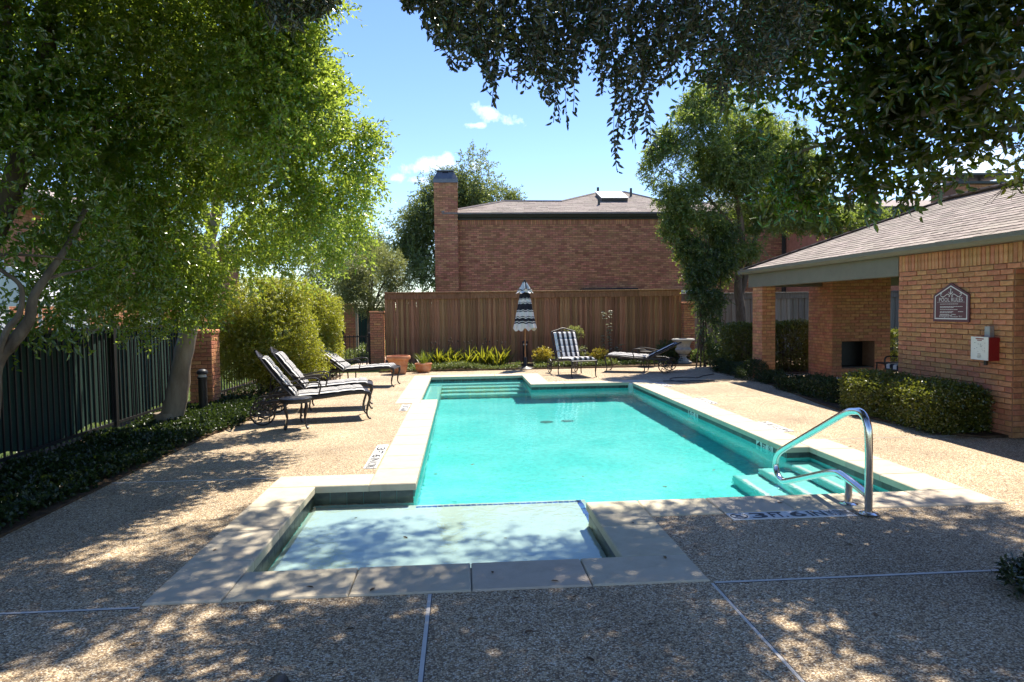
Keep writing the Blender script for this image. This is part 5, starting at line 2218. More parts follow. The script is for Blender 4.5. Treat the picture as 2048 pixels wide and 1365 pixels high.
# black rounded toe at the bottom edge: a shoe
sh_e = empty('black_shoe', (-.80, 2.80, 0), 'rounded toe of a black shoe at the bottom edge of the view', 'shoe')
mb = MB()
rows = []
for (y, w, h) in ((-.14, .035, .085), (-.08, .042, .095), (0, .045, .085), (.08, .05, .062), (.14, .048, .052), (.175, .036, .042), (.195, .015, .028)):
    for k in range(12):
        t = math.pi * k / 11
        rows.append((math.cos(t) * w, y, .012 + math.sin(t) ** .8 * h))
n_ = 12
mb.add(rows, [(i * n_ + k, i * n_ + k + 1, (i + 1) * n_ + k + 1, (i + 1) * n_ + k) for i in range(6) for k in range(n_ - 1)] + [tuple(range(n_)), tuple(range(6 * n_, 7 * n_))])
mb.build('upper', M['black_plastic'], sh_e, True)
mb = MB()
pl = [(.037, -.14), (.046, 0), (.053, .08), (.05, .145), (.037, .18), (.0, .203), (-.037, .18), (-.05, .145), (-.053, .08), (-.046, 0), (-.037, -.14)]
mb.prism(pl, 0, .016)
mb.build('sole', M['ink'], sh_e)


# ================================================================== TREES AND PLANTS
def tree(name, base, label, cat='tree', group=None):
    return empty(name, base, label, cat, group)


def rel(pts, o):
    return [tuple(Vector(p) - Vector(o)) for p in pts]


# ---- leaning tree left of the loungers (bright back-lit crown)
B0 = Vector((-4.20, 10.30, 0))
tB = tree('shade_tree', B0, 'bright green tree with a pale leaning trunk rising from ivy left of the loungers')
mb = MB()
limb(mb, rel([B0 + Vector((-.06, 0, -.05)), P(352, 800, 10.3), P(368, 700, 10.3), P(392, 600, 10.35), P(420, 480, 10.5), P(455, 330, 10.9), P(490, 150, 11.4)], B0), .185, .05, 12, .07, 1)
mb.lathe([(.27, -.05), (.22, .06), (.185, .18)], 12, (-.05, 0, 0))
limb(mb, rel([P(405, 540, 10.4), P(480, 440, 10.8), P(570, 350, 11.4), P(650, 300, 12)], B0), .075, .02, 7, .06, 2)
limb(mb, rel([P(425, 460, 10.5), P(380, 350, 10.3), P(340, 220, 10.2), P(330, 80, 10.4)], B0), .08, .025, 7, .06, 3)
limb(mb, rel([P(440, 390, 10.7), P(540, 270, 11.2), P(600, 150, 11.8), P(640, 60, 12.2)], B0), .06, .015, 7, .06, 4)
limb(mb, rel([P(400, 570, 10.35), P(330, 530, 10.0), P(270, 500, 9.7)], B0), .045, .012, 6, .06, 5)
limb(mb, rel([P(470, 440, 10.8), P(540, 420, 11.2), P(640, 430, 12)], B0), .04, .010, 6, .06, 6)
mb.build('trunk', M['pale_bark'], tB, True)
blB = [sph(392, 630, 9.5, .26, .9), sph(345, 655, 9.3, .18, .9), sph(500, 110, 7.4, .85), sph(400, 60, 7.4, .9), sph(330, 240, 8.6, .85), sph(560, 190, 7.8, .62, 1.2), sph(450, 290, 8.4, .75), sph(610, 250, 8.2, .50, 1.3),
       sph(640, 370, 8.6, .55, 1.3), sph(700, 300, 8.4, .31, 1.5), sph(560, 400, 8.8, .62, 1.1), sph(690, 400, 9.2, .34, 1.4), sph(430, 430, 9.0, .66), sph(660, 480, 10.4, .46, 1.3),
       sph(520, 490, 9.6, .48), sph(360, 470, 9.2, .62), sph(330, 580, 9.2, .44), sph(420, 575, 9.6, .40), sph(580, 95, 7.6, .36, 1.3), sph(605, 45, 7.6, .18, .8),
       sph(290, 400, 9.0, .70), sph(250, 540, 9.0, .48), sph(560, 470, 9.8, .40, 1.1), sph(480, -90, 7.2, 1.0, .9), sph(736, 280, 8.5, .18, 1.5), sph(716, 450, 10.4, .24, 1.3),
       sph(400, 170, 8.0, .8), sph(250, 615, 9.0, .32, .8), sph(650, 170, 8.0, .26, 1.2), sph(625, 540, 11.0, .34, .9), sph(380, 620, 9.6, .26, .9), sph(300, 640, 9.3, .25, .8), sph(200, 470, 8.8, .58), sph(170, 560, 8.8, .40), sph(340, 340, 8.8, .75),
       sph(300, -60, 7.4, 1.0, .8), sph(540, -70, 7.2, .55, .8), sph(450, 520, 9.6, .43), sph(728, 375, 9.0, .19, 1.3), sph(500, 540, 10, .28), sph(500, 200, 7.2, .7), sph(620, 130, 7.6, .3)]
crown('crown', tB, blB, 20500, 11, .20, .058, .025, M['leaf_green'], 101, B0, shell=.5, gap=.24, gapfreq=5.0, amp=.26, droop=.1, up=.7)

# ---- dark tree at the far left edge
A0 = Vector((-4.55, 6.35, 0))
tA = tree('shade_tree', A0, 'dark tree with curving pale branches at the far left edge')
mb = MB()
limb(mb, rel([A0 + Vector((0, 0, -.05)), P(-25, 860, 6.5), P(-10, 735, 6.6), P(30, 680, 6.6), P(58, 640, 6.6), P(66, 600, 6.6), P(88, 560, 6.65), P(130, 500, 6.8), P(170, 420, 7)], A0), .085, .022, 9, .05, 11)
limb(mb, rel([P(-10, 735, 6.6), P(12, 665, 6.5), P(36, 634, 6.5), P(44, 600, 6.5), P(38, 568, 6.5), P(0, 540, 6.45), P(-40, 520, 6.4)], A0), .036, .014, 7, .05, 12)
limb(mb, rel([A0 + Vector((-.5, .4, -.05)), P(-70, 700, 6.9), P(-40, 520, 6.9), P(5, 420, 7), P(40, 330, 7), P(75, 220, 7.1), P(95, 90, 7.3), P(110, -60, 7.5)], A0), .16, .07, 10, .05, 13)
limb(mb, rel([P(5, 300, 7), P(15, 150, 7), P(10, 0, 7)], A0), .07, .04, 8, .05, 14)
limb(mb, rel([P(40, 330, 7), P(110, 280, 7.2), P(190, 255, 7.5), P(260, 215, 7.8)], A0), .05, .012, 7, .05, 15)
limb(mb, rel([P(75, 220, 7.1), P(150, 130, 7.4), P(230, 60, 7.8)], A0), .05, .015, 7, .05, 16)
limb(mb, rel([P(88, 560, 6.65), P(130, 548, 6.8), P(190, 535, 7.0)], A0), .022, .008, 6, .05, 17)
limb(mb, rel([P(-10, 510, 6.5), P(80, 512, 6.6), P(160, 522, 6.8)], A0), .018, .006, 6, .05, 18)
mb.build('trunk', M['bark'], tA, True)
blA = [sph(110, 600, 7.0, .22, .8), sph(185, 590, 7.6, .28), sph(60, 560, 6.9, .18, .7), sph(330, 600, 8.6, .3), sph(60, 100, 7.2, .95), sph(200, 140, 7.8, .85), sph(120, 300, 7.3, .65), sph(230, 330, 7.9, .60), sph(20, 260, 6.8, .55), sph(290, 80, 8.2, .8), sph(180, 440, 7.2, .42),
       sph(60, 440, 6.8, .36), sph(280, 470, 8.0, .45), sph(215, 620, 7.6, .26), sph(150, 640, 7.2, .22), sph(260, 560, 8.0, .36), sph(20, 660, 6.9, .20), sph(120, -60, 7.4, 1.1, .8),
       sph(-60, 400, 6.6, .7), sph(-60, 200, 6.6, .9), sph(170, 545, 7.2, .24, .8), sph(20, 20, 6.8, .8), sph(300, 250, 8.3, .6), sph(70, 655, 7.0, .16, .7)]
crown('crown', tA, blA, 7000, 10, .20, .068, .028, M['leaf_dark'], 103, A0, hexa=True, shell=.3, gap=.22, gapfreq=4.5, amp=.25)

# ---- live oak over the camera: canopy above the frame and sprays hanging into the picture
F0 = Vector((2.9, -1.4, 0))
tF = tree('live_oak', F0, 'live oak overhead whose dark leafy sprays hang into the sky at the top')
rgF = np.random.default_rng(111)
mb = MB()
limb(mb, rel([F0 + Vector((0, 0, -.05)), (2.85, -1.3, 1.5), (2.6, -.9, 3.0), (2.3, .2, 4.6), (2.0, 2.0, 5.6), (1.8, 4.2, 6.1), (1.6, 6.5, 6.3)], F0), .30, .06, 12, .06, 21)
limb(mb, rel([(2.6, -.9, 3.0), (1.2, .4, 4.9), (-.6, 2.2, 5.8), (-2.6, 4.6, 6.2)], F0), .16, .04, 9, .06, 22)
limb(mb, rel([(2.5, -.6, 3.4), (3.6, 1.0, 5.0), (4.6, 3.2, 5.9), (5.2, 5.6, 6.3)], F0), .16, .04, 9, .06, 23)
for k in range(16):
    x = -3.5 + k * .55
    y = 4.2 + (k % 4) * .7
    limb(mb, rel([(x * .75 + .4, y - 1.2, 5.9), (x, y - .3, 5.8), (x + .1, y + .5, 5.2 + (k % 3) * .1)], F0), .03, .008, 6, .05, 40 + k)
mb.build('trunk', M['bark'], tF, True)
blF = []
for x in np.arange(-4.6, 7.4, 1.2):
    for y in np.arange(2.2, 6.9, 1.15):
        z = 5.2 + .16 * (y - 3) + rgF.uniform(-.1, .45)
        if z - .75 < 1.75 + .452 * (y - .3):
            z = 1.75 + .452 * (y - .3) + .8
        blF.append(((x + rgF.uniform(-.3, .3), y + rgF.uniform(-.3, .3), z), (.80, .80, .55), rgF.uniform(.7, 1.1) * (1.35 if y > 4.2 else 1)))
for x in np.arange(0.95, 6.0, 1.4):
    blF.append(((x + rgF.uniform(-.4, .4), 7.9 + rgF.uniform(-.5, .5), 6.35), (.8, .7, .5), .85))
for x, y, w in ((1.3, 8.9, .35), (2.2, 8.8, .35), (3.2, 8.4, .4)):
    blF.append(((x, y, 6.8), (.6, .6, .4), w))
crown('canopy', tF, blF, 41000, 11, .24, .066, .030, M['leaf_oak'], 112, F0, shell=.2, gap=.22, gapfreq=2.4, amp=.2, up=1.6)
# hanging sprays
bx = [800, 825, 840, 870, 895, 905, 930, 955, 972, 990, 1005, 1030, 1060, 1085, 1110, 1130, 1150, 1168, 1190, 1205, 1222, 1240, 1255, 1270, 1285, 1300, 1320, 1345, 1365, 1385, 1400, 1425, 1450, 1480, 1520, 1560, 1600]
by = [-30, 12, 30, 70, 120, 130, 110, 130, 150, 165, 125, 150, 155, 170, 185, 200, 175, 110, 95, 120, 175, 185, 200, 230, 200, 215, 180, 150, 75, 85, 130, 190, 205, 190, 170, 150, 120]
strands = []
for _ in range(1050):
    px = rgF.uniform(812, 1620)
    lim = np.interp(px, bx, by) + 22 * math.sin(px * .11) + 14 * math.sin(px * .041 + 1)
    strands.append((px, lim * (1 - rgF.uniform(0, 1) ** 1.25 * 1.25), rgF.uniform(4.0, 5.6), rgF.uniform(.10, .26), 0))
for px, py in ((972, 185), (982, 210), (990, 190), (1108, 246), (1122, 240), (1132, 250), (1146, 222), (1232, 300), (1234, 318), (1233, 342), (1270, 262), (1273, 290), (1296, 288), (1301, 305), (1285, 250), (1050, 180), (1062, 170),
               (905, 138), (900, 130), (872, 75), (1205, 190), (1200, 180), (1375, 163), (1405, 118), (1356, 156), (1350, 145), (1248, 270), (1260, 240)):
    strands.append((px + rgF.uniform(-3, 3), py, rgF.uniform(4.2, 4.5), rgF.uniform(.45, .75), 1))
for _ in range(110):
    px = rgF.uniform(535, 668)
    lim = np.interp(px, [530, 545, 585, 610, 640, 668], [10, 62, 66, 46, 50, 14])
    strands.append((px, lim * rgF.uniform(-.3, 1), rgF.uniform(4.2, 4.9), rgF.uniform(.10, .22), 0))
LP, LD, LN = [], [], []
mb = MB()
for (px, py, Y, ln, longs) in strands:
    tip = np.array(P(px, py, Y))
    a = rgF.uniform(0, 6.28)
    sp_ = .14 if longs else .75
    root_ = tip + np.array([math.cos(a) * sp_ * ln, math.sin(a) * sp_ * ln, ln])
    mid = (tip + root_) / 2 + rgF.normal(size=3) * .04
    nL = int(30 * ln / .6) if longs else int(9 + ln * 30)
    t = np.linspace(.02, 1, nL)
    pts = np.outer((1 - t) ** 2, root_) + np.outer(2 * t * (1 - t), mid) + np.outer(t ** 2, tip)
    tang = unit(np.gradient(pts, axis=0))
    sd = unit(np.cross(tang, unit(rgF.normal(size=(nL, 3)) * (.35 if longs else 1.0) + unit(rgF.normal(size=3)))))
    sgn = np.where(np.arange(nL) % 2 == 0, 1, -1)[:, None]
    d = unit(tang * (.75 if longs else .45) + sd * sgn * .8 + rgF.normal(size=(nL, 3)) * (.25 if longs else .5))
    LP.append(pts + rgF.normal(size=pts.shape) * .006)
    LD.append(d)
    LN.append(unit(np.cross(d, tang) + rgF.normal(size=(nL, 3)) * .6))
    mb.tube([tuple(p - np.array(F0)) for p in pts[::4]] + [tuple(pts[-1] - np.array(F0))], .0022, 3, caps=False)
LP, LD, LN = np.concatenate(LP), np.concatenate(LD), np.concatenate(LN)
nn = len(LP)
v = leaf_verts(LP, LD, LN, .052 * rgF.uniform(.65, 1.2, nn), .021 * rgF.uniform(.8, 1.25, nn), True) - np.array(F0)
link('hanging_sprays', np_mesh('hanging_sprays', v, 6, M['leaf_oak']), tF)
mb.build('spray_stems', M['twig'], tF)

# ---- big leaved tree reaching in from the right
G0 = Vector((5.15, 4.3, 0))
tG = tree('pecan_tree', G0, 'dark broad leaved tree reaching in from the upper right over the pool house')
mb = MB()
limb(mb, rel([G0 + Vector((0, 0, -.05)), (5.1, 4.3, 1.5), (5.0, 4.35, 2.6), (4.7, 4.6, 3.6), (4.3, 5.2, 4.6), (3.8, 5.9, 5.4)], G0), .2, .06, 11, .05, 31)
limb(mb, rel([(5.0, 4.35, 2.7), P(2048, 150, 4.9), P(1930, 200, 5.2), P(1790, 245, 5.6), P(1690, 275, 6.0), P(1580, 310, 6.3)], G0), .055, .012, 8, .05, 32)
limb(mb, rel([(4.6, 4.7, 3.8), P(1900, 90, 5.3), P(1760, 130, 5.8), P(1640, 170, 6.2)], G0), .05, .012, 8, .05, 33)
limb(mb, rel([(5.0, 4.35, 2.6), P(2070, 260, 5.0), P(1990, 270, 5.4), P(1900, 320, 5.8)], G0), .04, .010, 8, .05, 34)
mb.build('trunk', M['pale_bark'], tG, True)
blG = [sph(1600, 240, 6.2, .46), sph(1570, 370, 6.4, .20), sph(1660, 120, 6.0, .70), sph(1800, 60, 5.6, .70), sph(1950, 60, 5.2, .65), sph(1720, 240, 6.0, .52), sph(1850, 190, 5.6, .52), sph(1980, 200, 5.2, .42),
       sph(1600, 360, 6.3, .36), sph(1690, 345, 6.1, .34), sph(1790, 315, 5.9, .30), sph(1870, 315, 5.7, .23), sph(1960, 262, 5.3, .20), 
       sph(1520, 80, 6.3, .7), sph(2060, 130, 5.0, .5), sph(1640, 410, 6.2, .15), sph(1770, 365, 5.9, .13), sph(2040, 270, 5.0, .14, .7), sph(1900, -60, 5.5, .8), sph(1700, -40, 6, .8),
       sph(1740, 390, 6.0, .10), sph(1835, 368, 5.8, .09)]
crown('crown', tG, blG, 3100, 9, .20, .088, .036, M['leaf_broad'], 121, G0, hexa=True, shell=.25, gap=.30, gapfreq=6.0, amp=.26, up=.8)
# thin bare twigs with a few leaves at the right edge
mb = MB()
rr = random.Random(12)
for k in range(16):
    x0, y0 = rr.uniform(2040, 2070), rr.uniform(250, 400)
    p0 = P(x0, y0, 5.0)
    x1, y1 = x0 - rr.uniform(20, 110), y0 + rr.uniform(-10, 75)
    limb(mb, rel([p0, P((x0 + x1) / 2 + rr.uniform(-10, 10), (y0 + y1) / 2 - rr.uniform(0, 22), 5.05), P(x1, y1, 5.1)], G0), .004, .0012, 4, .0, k)
mb.build('bare_twigs', M['twig'], tG)
blg2 = [sph(2030, 335, 5.05, .09), sph(2050, 350, 5.0, .10), sph(2005, 345, 5.1, .05)]
crown('edge_leaves', tG, blg2, 24, 5, .1, .06, .032, M['leaf_yellow'], 124, G0, hexa=True, shell=.1, gap=0)

# ---- tree with trailing foliage by the grey fence
E0 = Vector((7.62, 18.6, 0))
tE = tree('shade_tree', E0, 'tall tree with trailing foliage and forked trunk beside the stone urn')
mb = MB()
limb(mb, rel([E0 + Vector((0, 0, -.05)), P(1482, 640, 18.6), P(1476, 560, 18.6), P(1484, 480, 18.6), P(1470, 380, 18.5), P(1440, 280, 18.4)], E0), .16, .05, 10, .06, 51)
limb(mb, rel([P(1478, 600, 18.6), P(1500, 520, 18.6), P(1520, 450, 18.7), P(1560, 360, 18.8), P(1590, 280, 18.8)], E0), .10, .03, 9, .06, 52)
limb(mb, rel([P(1480, 470, 18.6), P(1420, 400, 18.3), P(1360, 350, 18.2)], E0), .06, .02, 8, .06, 53)
mb.build('trunk', M['bark'], tE, True)
blE = [sph(1462, 510, 18.1, .32), sph(1500, 500, 18.3, .28), sph(1500, 320, 18.3, .8, 1.1), sph(1580, 340, 18.6, .7), sph(1540, 440, 18.6, .45), sph(1600, 440, 18.8, .35), sph(1420, 330, 18.0, .7, 1.1), sph(1330, 350, 17.8, .42, 1.2), sph(1480, 400, 18.4, .6), sph(1365, 440, 17.9, .42), sph(1420, 510, 18.0, .42), sph(1340, 460, 17.9, .26), sph(1560, 420, 18.9, .5), sph(1310, 310, 17.7, .26), sph(1620, 350, 19, .6), sph(1400, 260, 18, .80), sph(1345, 310, 17.8, .60), sph(1310, 345, 17.8, .34, 1.1), sph(1370, 390, 17.9, .55), sph(1450, 340, 18.4, .85), sph(1500, 260, 18.6, .9), sph(1530, 380, 18.8, .7), sph(1430, 450, 18.2, .55),
       sph(1390, 215, 18.1, .45), sph(1330, 280, 17.8, .30), sph(1352, 440, 18, .33), sph(1560, 300, 19, .8), sph(1600, 400, 19, .5), sph(1500, 440, 18.6, .4), sph(1290, 350, 17.9, .14, 1.2), sph(1425, 190, 18.2, .4), sph(1640, 440, 18.8, .35), sph(1340, 400, 17.8, .34), sph(1375, 500, 18, .34), sph(1355, 470, 17.9, .22), sph(1440, 540, 18.2, .36), sph(1390, 550, 18, .26)]
crown('crown', tE, blE, 21000, 10, .20, .082, .029, M['leaf_elm'], 131, E0, shell=.35, gap=.24, gapfreq=3.6, amp=.28, droop=.3, axis_down=.15)
tV = tree('vine_thicket', (P(1415, 700, 18.0).x, 18.0, 0), 'dark column of vines and leaves draping down left of the forked trunk')
V0 = Vector(tV.location)
blV = [sph(1385, 480, 17.9, .32), sph(1400, 540, 17.9, .36), sph(1420, 600, 17.9, .34), sph(1415, 655, 17.9, .30), sph(1440, 520, 18.1, .36), sph(1430, 700, 17.9, .22), sph(1395, 590, 17.8, .24), sph(1450, 470, 18.2, .3), sph(1370, 500, 17.9, .14)]
crown('foliage', tV, blV, 3300, 10, .22, .075, .026, M['leaf_vine'], 133, V0, shell=.3, gap=.2, gapfreq=4, droop=.5, axis_down=.4)
mb = MB()
for k in range(7):
    x = rr.uniform(1395, 1450)
    limb(mb, rel([P(x + rr.uniform(-12, 12), 738, 18.0), P(x + rr.uniform(-10, 10), 640, 18.0), P(x + rr.uniform(-10, 10), 540, 18.0), P(x + rr.uniform(-16, 16), 470, 18.0)], V0), .022, .010, 6, .1, 60 + k)
mb.build('stems', M['twig'], tV)

# ---- trees beyond the fence
def far_tree(name, px, Y, blobs, trunk_px, label, mat, tw, k, tl, L, W, seed, rad=.2, **kw):
    o = P(px, 620, Y)
    o = Vector((o.x, Y, 0))
    t = tree(name, o, label)
    mb = MB()
    top = P(trunk_px[-1][0], trunk_px[-1][1], Y)
    limb(mb, rel([o + Vector((0, 0, -.1))] + [P(a, b, Y) for a, b in trunk_px], o), rad, rad * .3, 9, .06, seed)
    for (c, r, w) in blobs[:6]:
        mid = P(trunk_px[0][0], trunk_px[0][1], Y)
        limb(mb, rel([mid, (Vector(c) + mid) / 2 + Vector((0, 0, .2)), c], o), rad * .4, .03, 6, .06, seed)
    mb.build('trunk', M['bark'], t, True)
    crown('crown', t, blobs, tw, k, tl, L, W, mat, seed, o, **kw)
    return t


blD = [sph(935, 400, 40, 1.9), sph(980, 400, 40, 1.3), sph(905, 385, 40, 1.0), sph(925, 362, 40, .6), sph(845, 450, 40, 1.5), sph(855, 530, 39, 1.4), sph(820, 500, 40, 1.1), sph(1015, 402, 40, .55), sph(880, 420, 40, 1.4),
       sph(800, 490, 40, .8), sph(835, 420, 40, .7), sph(1035, 395, 40, .28), sph(968, 378, 40, .5), sph(860, 395, 40, .5), sph(770, 520, 40, .8), sph(750, 495, 41, .7)]
far_tree('oak_tree', 880, 40, blD, [(880, 540), (890, 460), (910, 400)], 'grey green oak rising behind the chimney of the brick house', M['leaf_far_oak'], 9500, 9, .5, .15, .068, 141, .35, shell=.35, gap=.28, gapfreq=1.9, amp=.42)
blC = [sph(740, 540, 24, .85), sph(780, 550, 24, .65), sph(710, 570, 24, .6), sph(760, 590, 23.8, .55), sph(800, 570, 24, .33), sph(740, 500, 24.3, .45), sph(700, 530, 24, .5), sph(725, 600, 23.6, .40), sph(690, 590, 23.8, .4), sph(785, 525, 24, .4)]
far_tree('olive_tree', 735, 24, blC, [(738, 640), (742, 600), (745, 560)], 'pale grey green small tree drooping over the gate and fence end', M['leaf_olive'], 4600, 9, .28, .075, .022, 143, .09, shell=.35, gap=.25, gapfreq=3.4, amp=.28, droop=.5, axis_down=.3)
blT = [sph(690, 520, 46, 2.4), sph(740, 520, 46, 1.5), sph(640, 500, 46, 2.4), sph(720, 545, 45, 1.6), sph(660, 570, 45, 2.0)]
far_tree('oak_tree', 690, 46, blT, [(690, 580), (690, 540)], 'distant green tree showing between the bright tree and the grey oak', M['leaf_olive'], 3000, 9, .6, .18, .07, 145, .3, shell=.4, gap=.2, gapfreq=1.5)
blR = [sph(1750, 455, 19, .42), sph(1700, 455, 19, .40), sph(1780, 440, 19, .22), sph(1660, 440, 19, .45), sph(1730, 425, 19.3, .3), sph(1640, 400, 19.3, .4), sph(1768, 470, 19, .25)]
far_tree('ornamental_tree', 1720, 19, blR, [(1720, 560), (1722, 500)], 'yellow green leafy tree top showing over the pool house roof', M['leaf_elm'], 2600, 9, .25, .085, .034, 147, .1, shell=.35, gap=.22, gapfreq=4)

# ---- tall clipped shrub by the iron fence
S0 = Vector((P(560, 760, 13.8).x, 13.8, 0))
tS = empty('large_shrub', S0, 'large rounded yellow green shrub behind the left loungers', 'shrub')
blS = [sph(520, 610, 13.4, .62, 1, (1, 1, .95)), sph(560, 670, 13.5, .70), sph(480, 640, 13.2, .45), sph(505, 700, 13.2, .50), sph(550, 735, 13.4, .42), sph(470, 720, 13.1, .36), sph(450, 650, 13.0, .25), sph(600, 720, 13.8, .5), sph(500, 580, 13.4, .33), sph(570, 600, 13.8, .50)]
crown('foliage', tS, blS, 12500, 8, .09, .046, .018, M['leaf_yellow'], 151, S0, shell=.72, gap=.08, gapfreq=5, amp=.10, up=.5, rnd=.9)
mb = MB()
for k in range(16):
    c, r, w = blS[k % len(blS)]
    limb(mb, rel([S0 + Vector((rr.uniform(-.4, .3), rr.uniform(-.4, .3), 0)), (Vector(c) + S0) / 2, c], S0), .03, .008, 6, .1, 70 + k)
mb.build('stems', M['twig'], tS)
S1 = Vector((P(635, 740, 15.6).x, 15.8, 0))
tS1 = empty('clipped_shrub', S1, 'tall clipped yellow green shrub just left of the low iron gate', 'shrub')
blS1 = [sph(625, 630, 15.4, .55), sph(645, 660, 15.6, .45), sph(650, 620, 15.9, .38), sph(630, 700, 15.4, .48), sph(655, 705, 15.8, .34), sph(610, 680, 15.3, .42), sph(660, 650, 16.2, .28), sph(663, 690, 16.2, .26), sph(615, 600, 15.6, .35)]
crown('foliage', tS1, blS1, 10000, 8, .08, .042, .017, M['leaf_yellow'], 153, S1, shell=.75, gap=.06, gapfreq=5, amp=.08, up=.5, rnd=.9)
mb = MB()
for k in range(12):
    c, r, w = blS1[k % len(blS1)]
    limb(mb, rel([S1 + Vector((rr.uniform(-.3, .3), rr.uniform(-.3, .3), 0)), (Vector(c) + S1) / 2, c], S1), .025, .008, 6, .1, 90 + k)
mb.build('stems', M['twig'], tS1)

# ---- clipped box hedges by the pool house
hedge('box_hedge', (5.72, 7.85, 0, 6.40, 10.25, .55), 9500, 7, .09, .034, .019, M['leaf_box'], 161, 'long clipped box hedge against the pool house wall', 'hedge', rough=.03)
hedge('box_hedge', (6.45, 16.2, 0, 7.30, 17.0, 1.14), 3400, 7, .10, .042, .022, M['leaf_box'], 162, 'tall box hedge left of the pavilion column', 'hedge', rough=.04)
hedge('box_hedge', (7.36, 15.95, 0, 8.40, 16.75, 1.17), 3600, 7, .10, .042, .022, M['leaf_box'], 163, 'tall box hedge between the pavilion column and the fireplace', 'hedge', rough=.04)
hedge('box_hedge', (9.55, 16.0, 0, 10.8, 16.7, .92), 1800, 7, .10, .042, .022, M['leaf_box'], 164, 'box hedge glimpsed right of the fireplace through the pavilion', 'hedge', rough=.04)
hedge('low_shrub', (5.92, 10.45, 0, 6.42, 12.9, .26), 3400, 6, .10, .034, .016, M['leaf_ivy'], 165, 'low spreading shrub between the long hedge and the pavilion floor', 'shrub', rough=.08)
hedge('low_shrub', (6.15, 13.4, 0, 6.52, 16.9, .24), 3600, 6, .10, .038, .014, M['leaf_ivy'], 166, 'low spreading shrub at the foot of the pavilion column', 'shrub', rough=.08)


# ---- beds and ground cover
def poly_sampler(poly):
    xs_, ys_ = [p[0] for p in poly], [p[1] for p in poly]

    def fn(rng, n):
        out = []
        while len(out) < n:
            x, y = rng.uniform(min(xs_), max(xs_)), rng.uniform(min(ys_), max(ys_))
            if inside(poly, x, y):
                out.append((x, y))
        return np.array(out)
    return fn


cover('ivy_ground_cover', poly_sampler([(-4.68, 3.0), (-3.42, 3.0), (-3.41, 5.4), (-3.37, 7.5), (-3.31, 9.2), (-3.15, 10.0), (-3.12, 11.0), (-3.25, 12.5), (-4.6, 12.5)]), 9500, .085, 6, .06, .044, .030, M['leaf_ivy'], 171,
      'dark ivy ground cover along the foot of the iron fence', 'ground cover')
cover('leaf_litter_cover', poly_sampler([(-4.6, 12.5), (-3.2, 12.5), (-3.05, 14.2), (-3.1, 17.5), (-4.2, 17.5)]), 1500, .10, 5, .08, .045, .026, M['leaf_ivy'], 172,
      'sparse ivy under the large shrub', 'ground cover')
cover('jasmine_cover', poly_sampler([(-2.15, 18.2), (1.5, 18.2), (1.6, 18.75), (-2.15, 18.85)]), 2300, .17, 6, .08, .042, .018, M['leaf_bed'], 173, 'pale leafy edging along the bed below the brown fence', 'ground cover')
cover('jasmine_cover', poly_sampler([(1.95, 18.3), (4.2, 18.4), (4.2, 18.95), (1.95, 18.9)]), 1500, .17, 6, .08, .042, .018, M['leaf_bed'], 174, 'pale leafy edging behind the end on lounger', 'ground cover')
cover('jasmine_cover', poly_sampler([(4.3, 18.5), (6.0, 18.7), (6.6, 19.6), (4.3, 19.4)]), 1100, .13, 6, .08, .042, .018, M['leaf_ivy'], 175, 'dark low leaves around the urn at the fence corner', 'ground cover')
cover('mound_of_leaves', poly_sampler([(3.02 + .34 * math.cos(k * .5236) + .28, 3.5 + .30 * math.sin(k * .5236)) for k in range(12)]), 620, .06, 7, .05, .042, .016, M['leaf_oak'], 176, 'dark low mound of leaves at the right edge of the deck', 'ground cover')
cover('path_border_plants', poly_sampler([(-3.9, 21.0), (-3.4, 20.8), (-3.1, 23), (-2.3, 26.6), (-1.6, 28.9), (-3.5, 28.5)]), 2600, .5, 7, .14, .07, .024, M['leaf_bed'], 177, 'green border plants along the path behind the gate', 'plants')

rg = np.random.default_rng(181)
n = 9000
gx = np.c_[rg.uniform(-9.5, -4.85, n), rg.uniform(4.0, 18, n), np.full(n, -.03)]
tag(link('lawn_grass', np_mesh('lawn_grass', blades(gx, rg, .12, .010, .7), 8, M['leaf_grass'])), 'rough lawn grass behind the iron fence', 'grass', kind='stuff')

clump_x = (-.75, -.30, .15, .60, 1.02)
for k, cx in enumerate(clump_x):
    o = Vector((cx, 19.05 + .1 * (k % 2), .02))
    ct = empty('strap_leaf_clump', o, ('leftmost clump of strap leaves, just behind the terracotta bowl', 'second strap leaf clump from the left along the brown fence', 'middle clump of the five strap leaf clumps by the brown fence',
                                       'second strap leaf clump from the right along the brown fence', 'rightmost clump of strap leaves, nearest the bollard and umbrella')[k], 'plant', 'strap leaf clumps under the brown fence')
    rg = np.random.default_rng(190 + k)
    cen = np.c_[rg.normal(size=(95, 2)) * .12, np.zeros(95)]
    link('leaves', np_mesh('leaves', blades(cen, rg, .62, .034, .75, bend=.6), 8, M['leaf_sword']), ct)
    mb = MB()
    for j in range(4):
        x, y = rg.normal() * .1, rg.normal() * .1
        h = rg.uniform(.62, .85)
        mb.tube([(x, y, 0), (x + .03, y, h * .6), (x + .06, y, h)], .005, 4)
        mb.lathe([(0, h - .03), (.02, h), (.012, h + .03), (0, h + .04)], 6, (x + .06, y, 0), 0)
    mb.build('flower_stalks', M['twig'], ct)


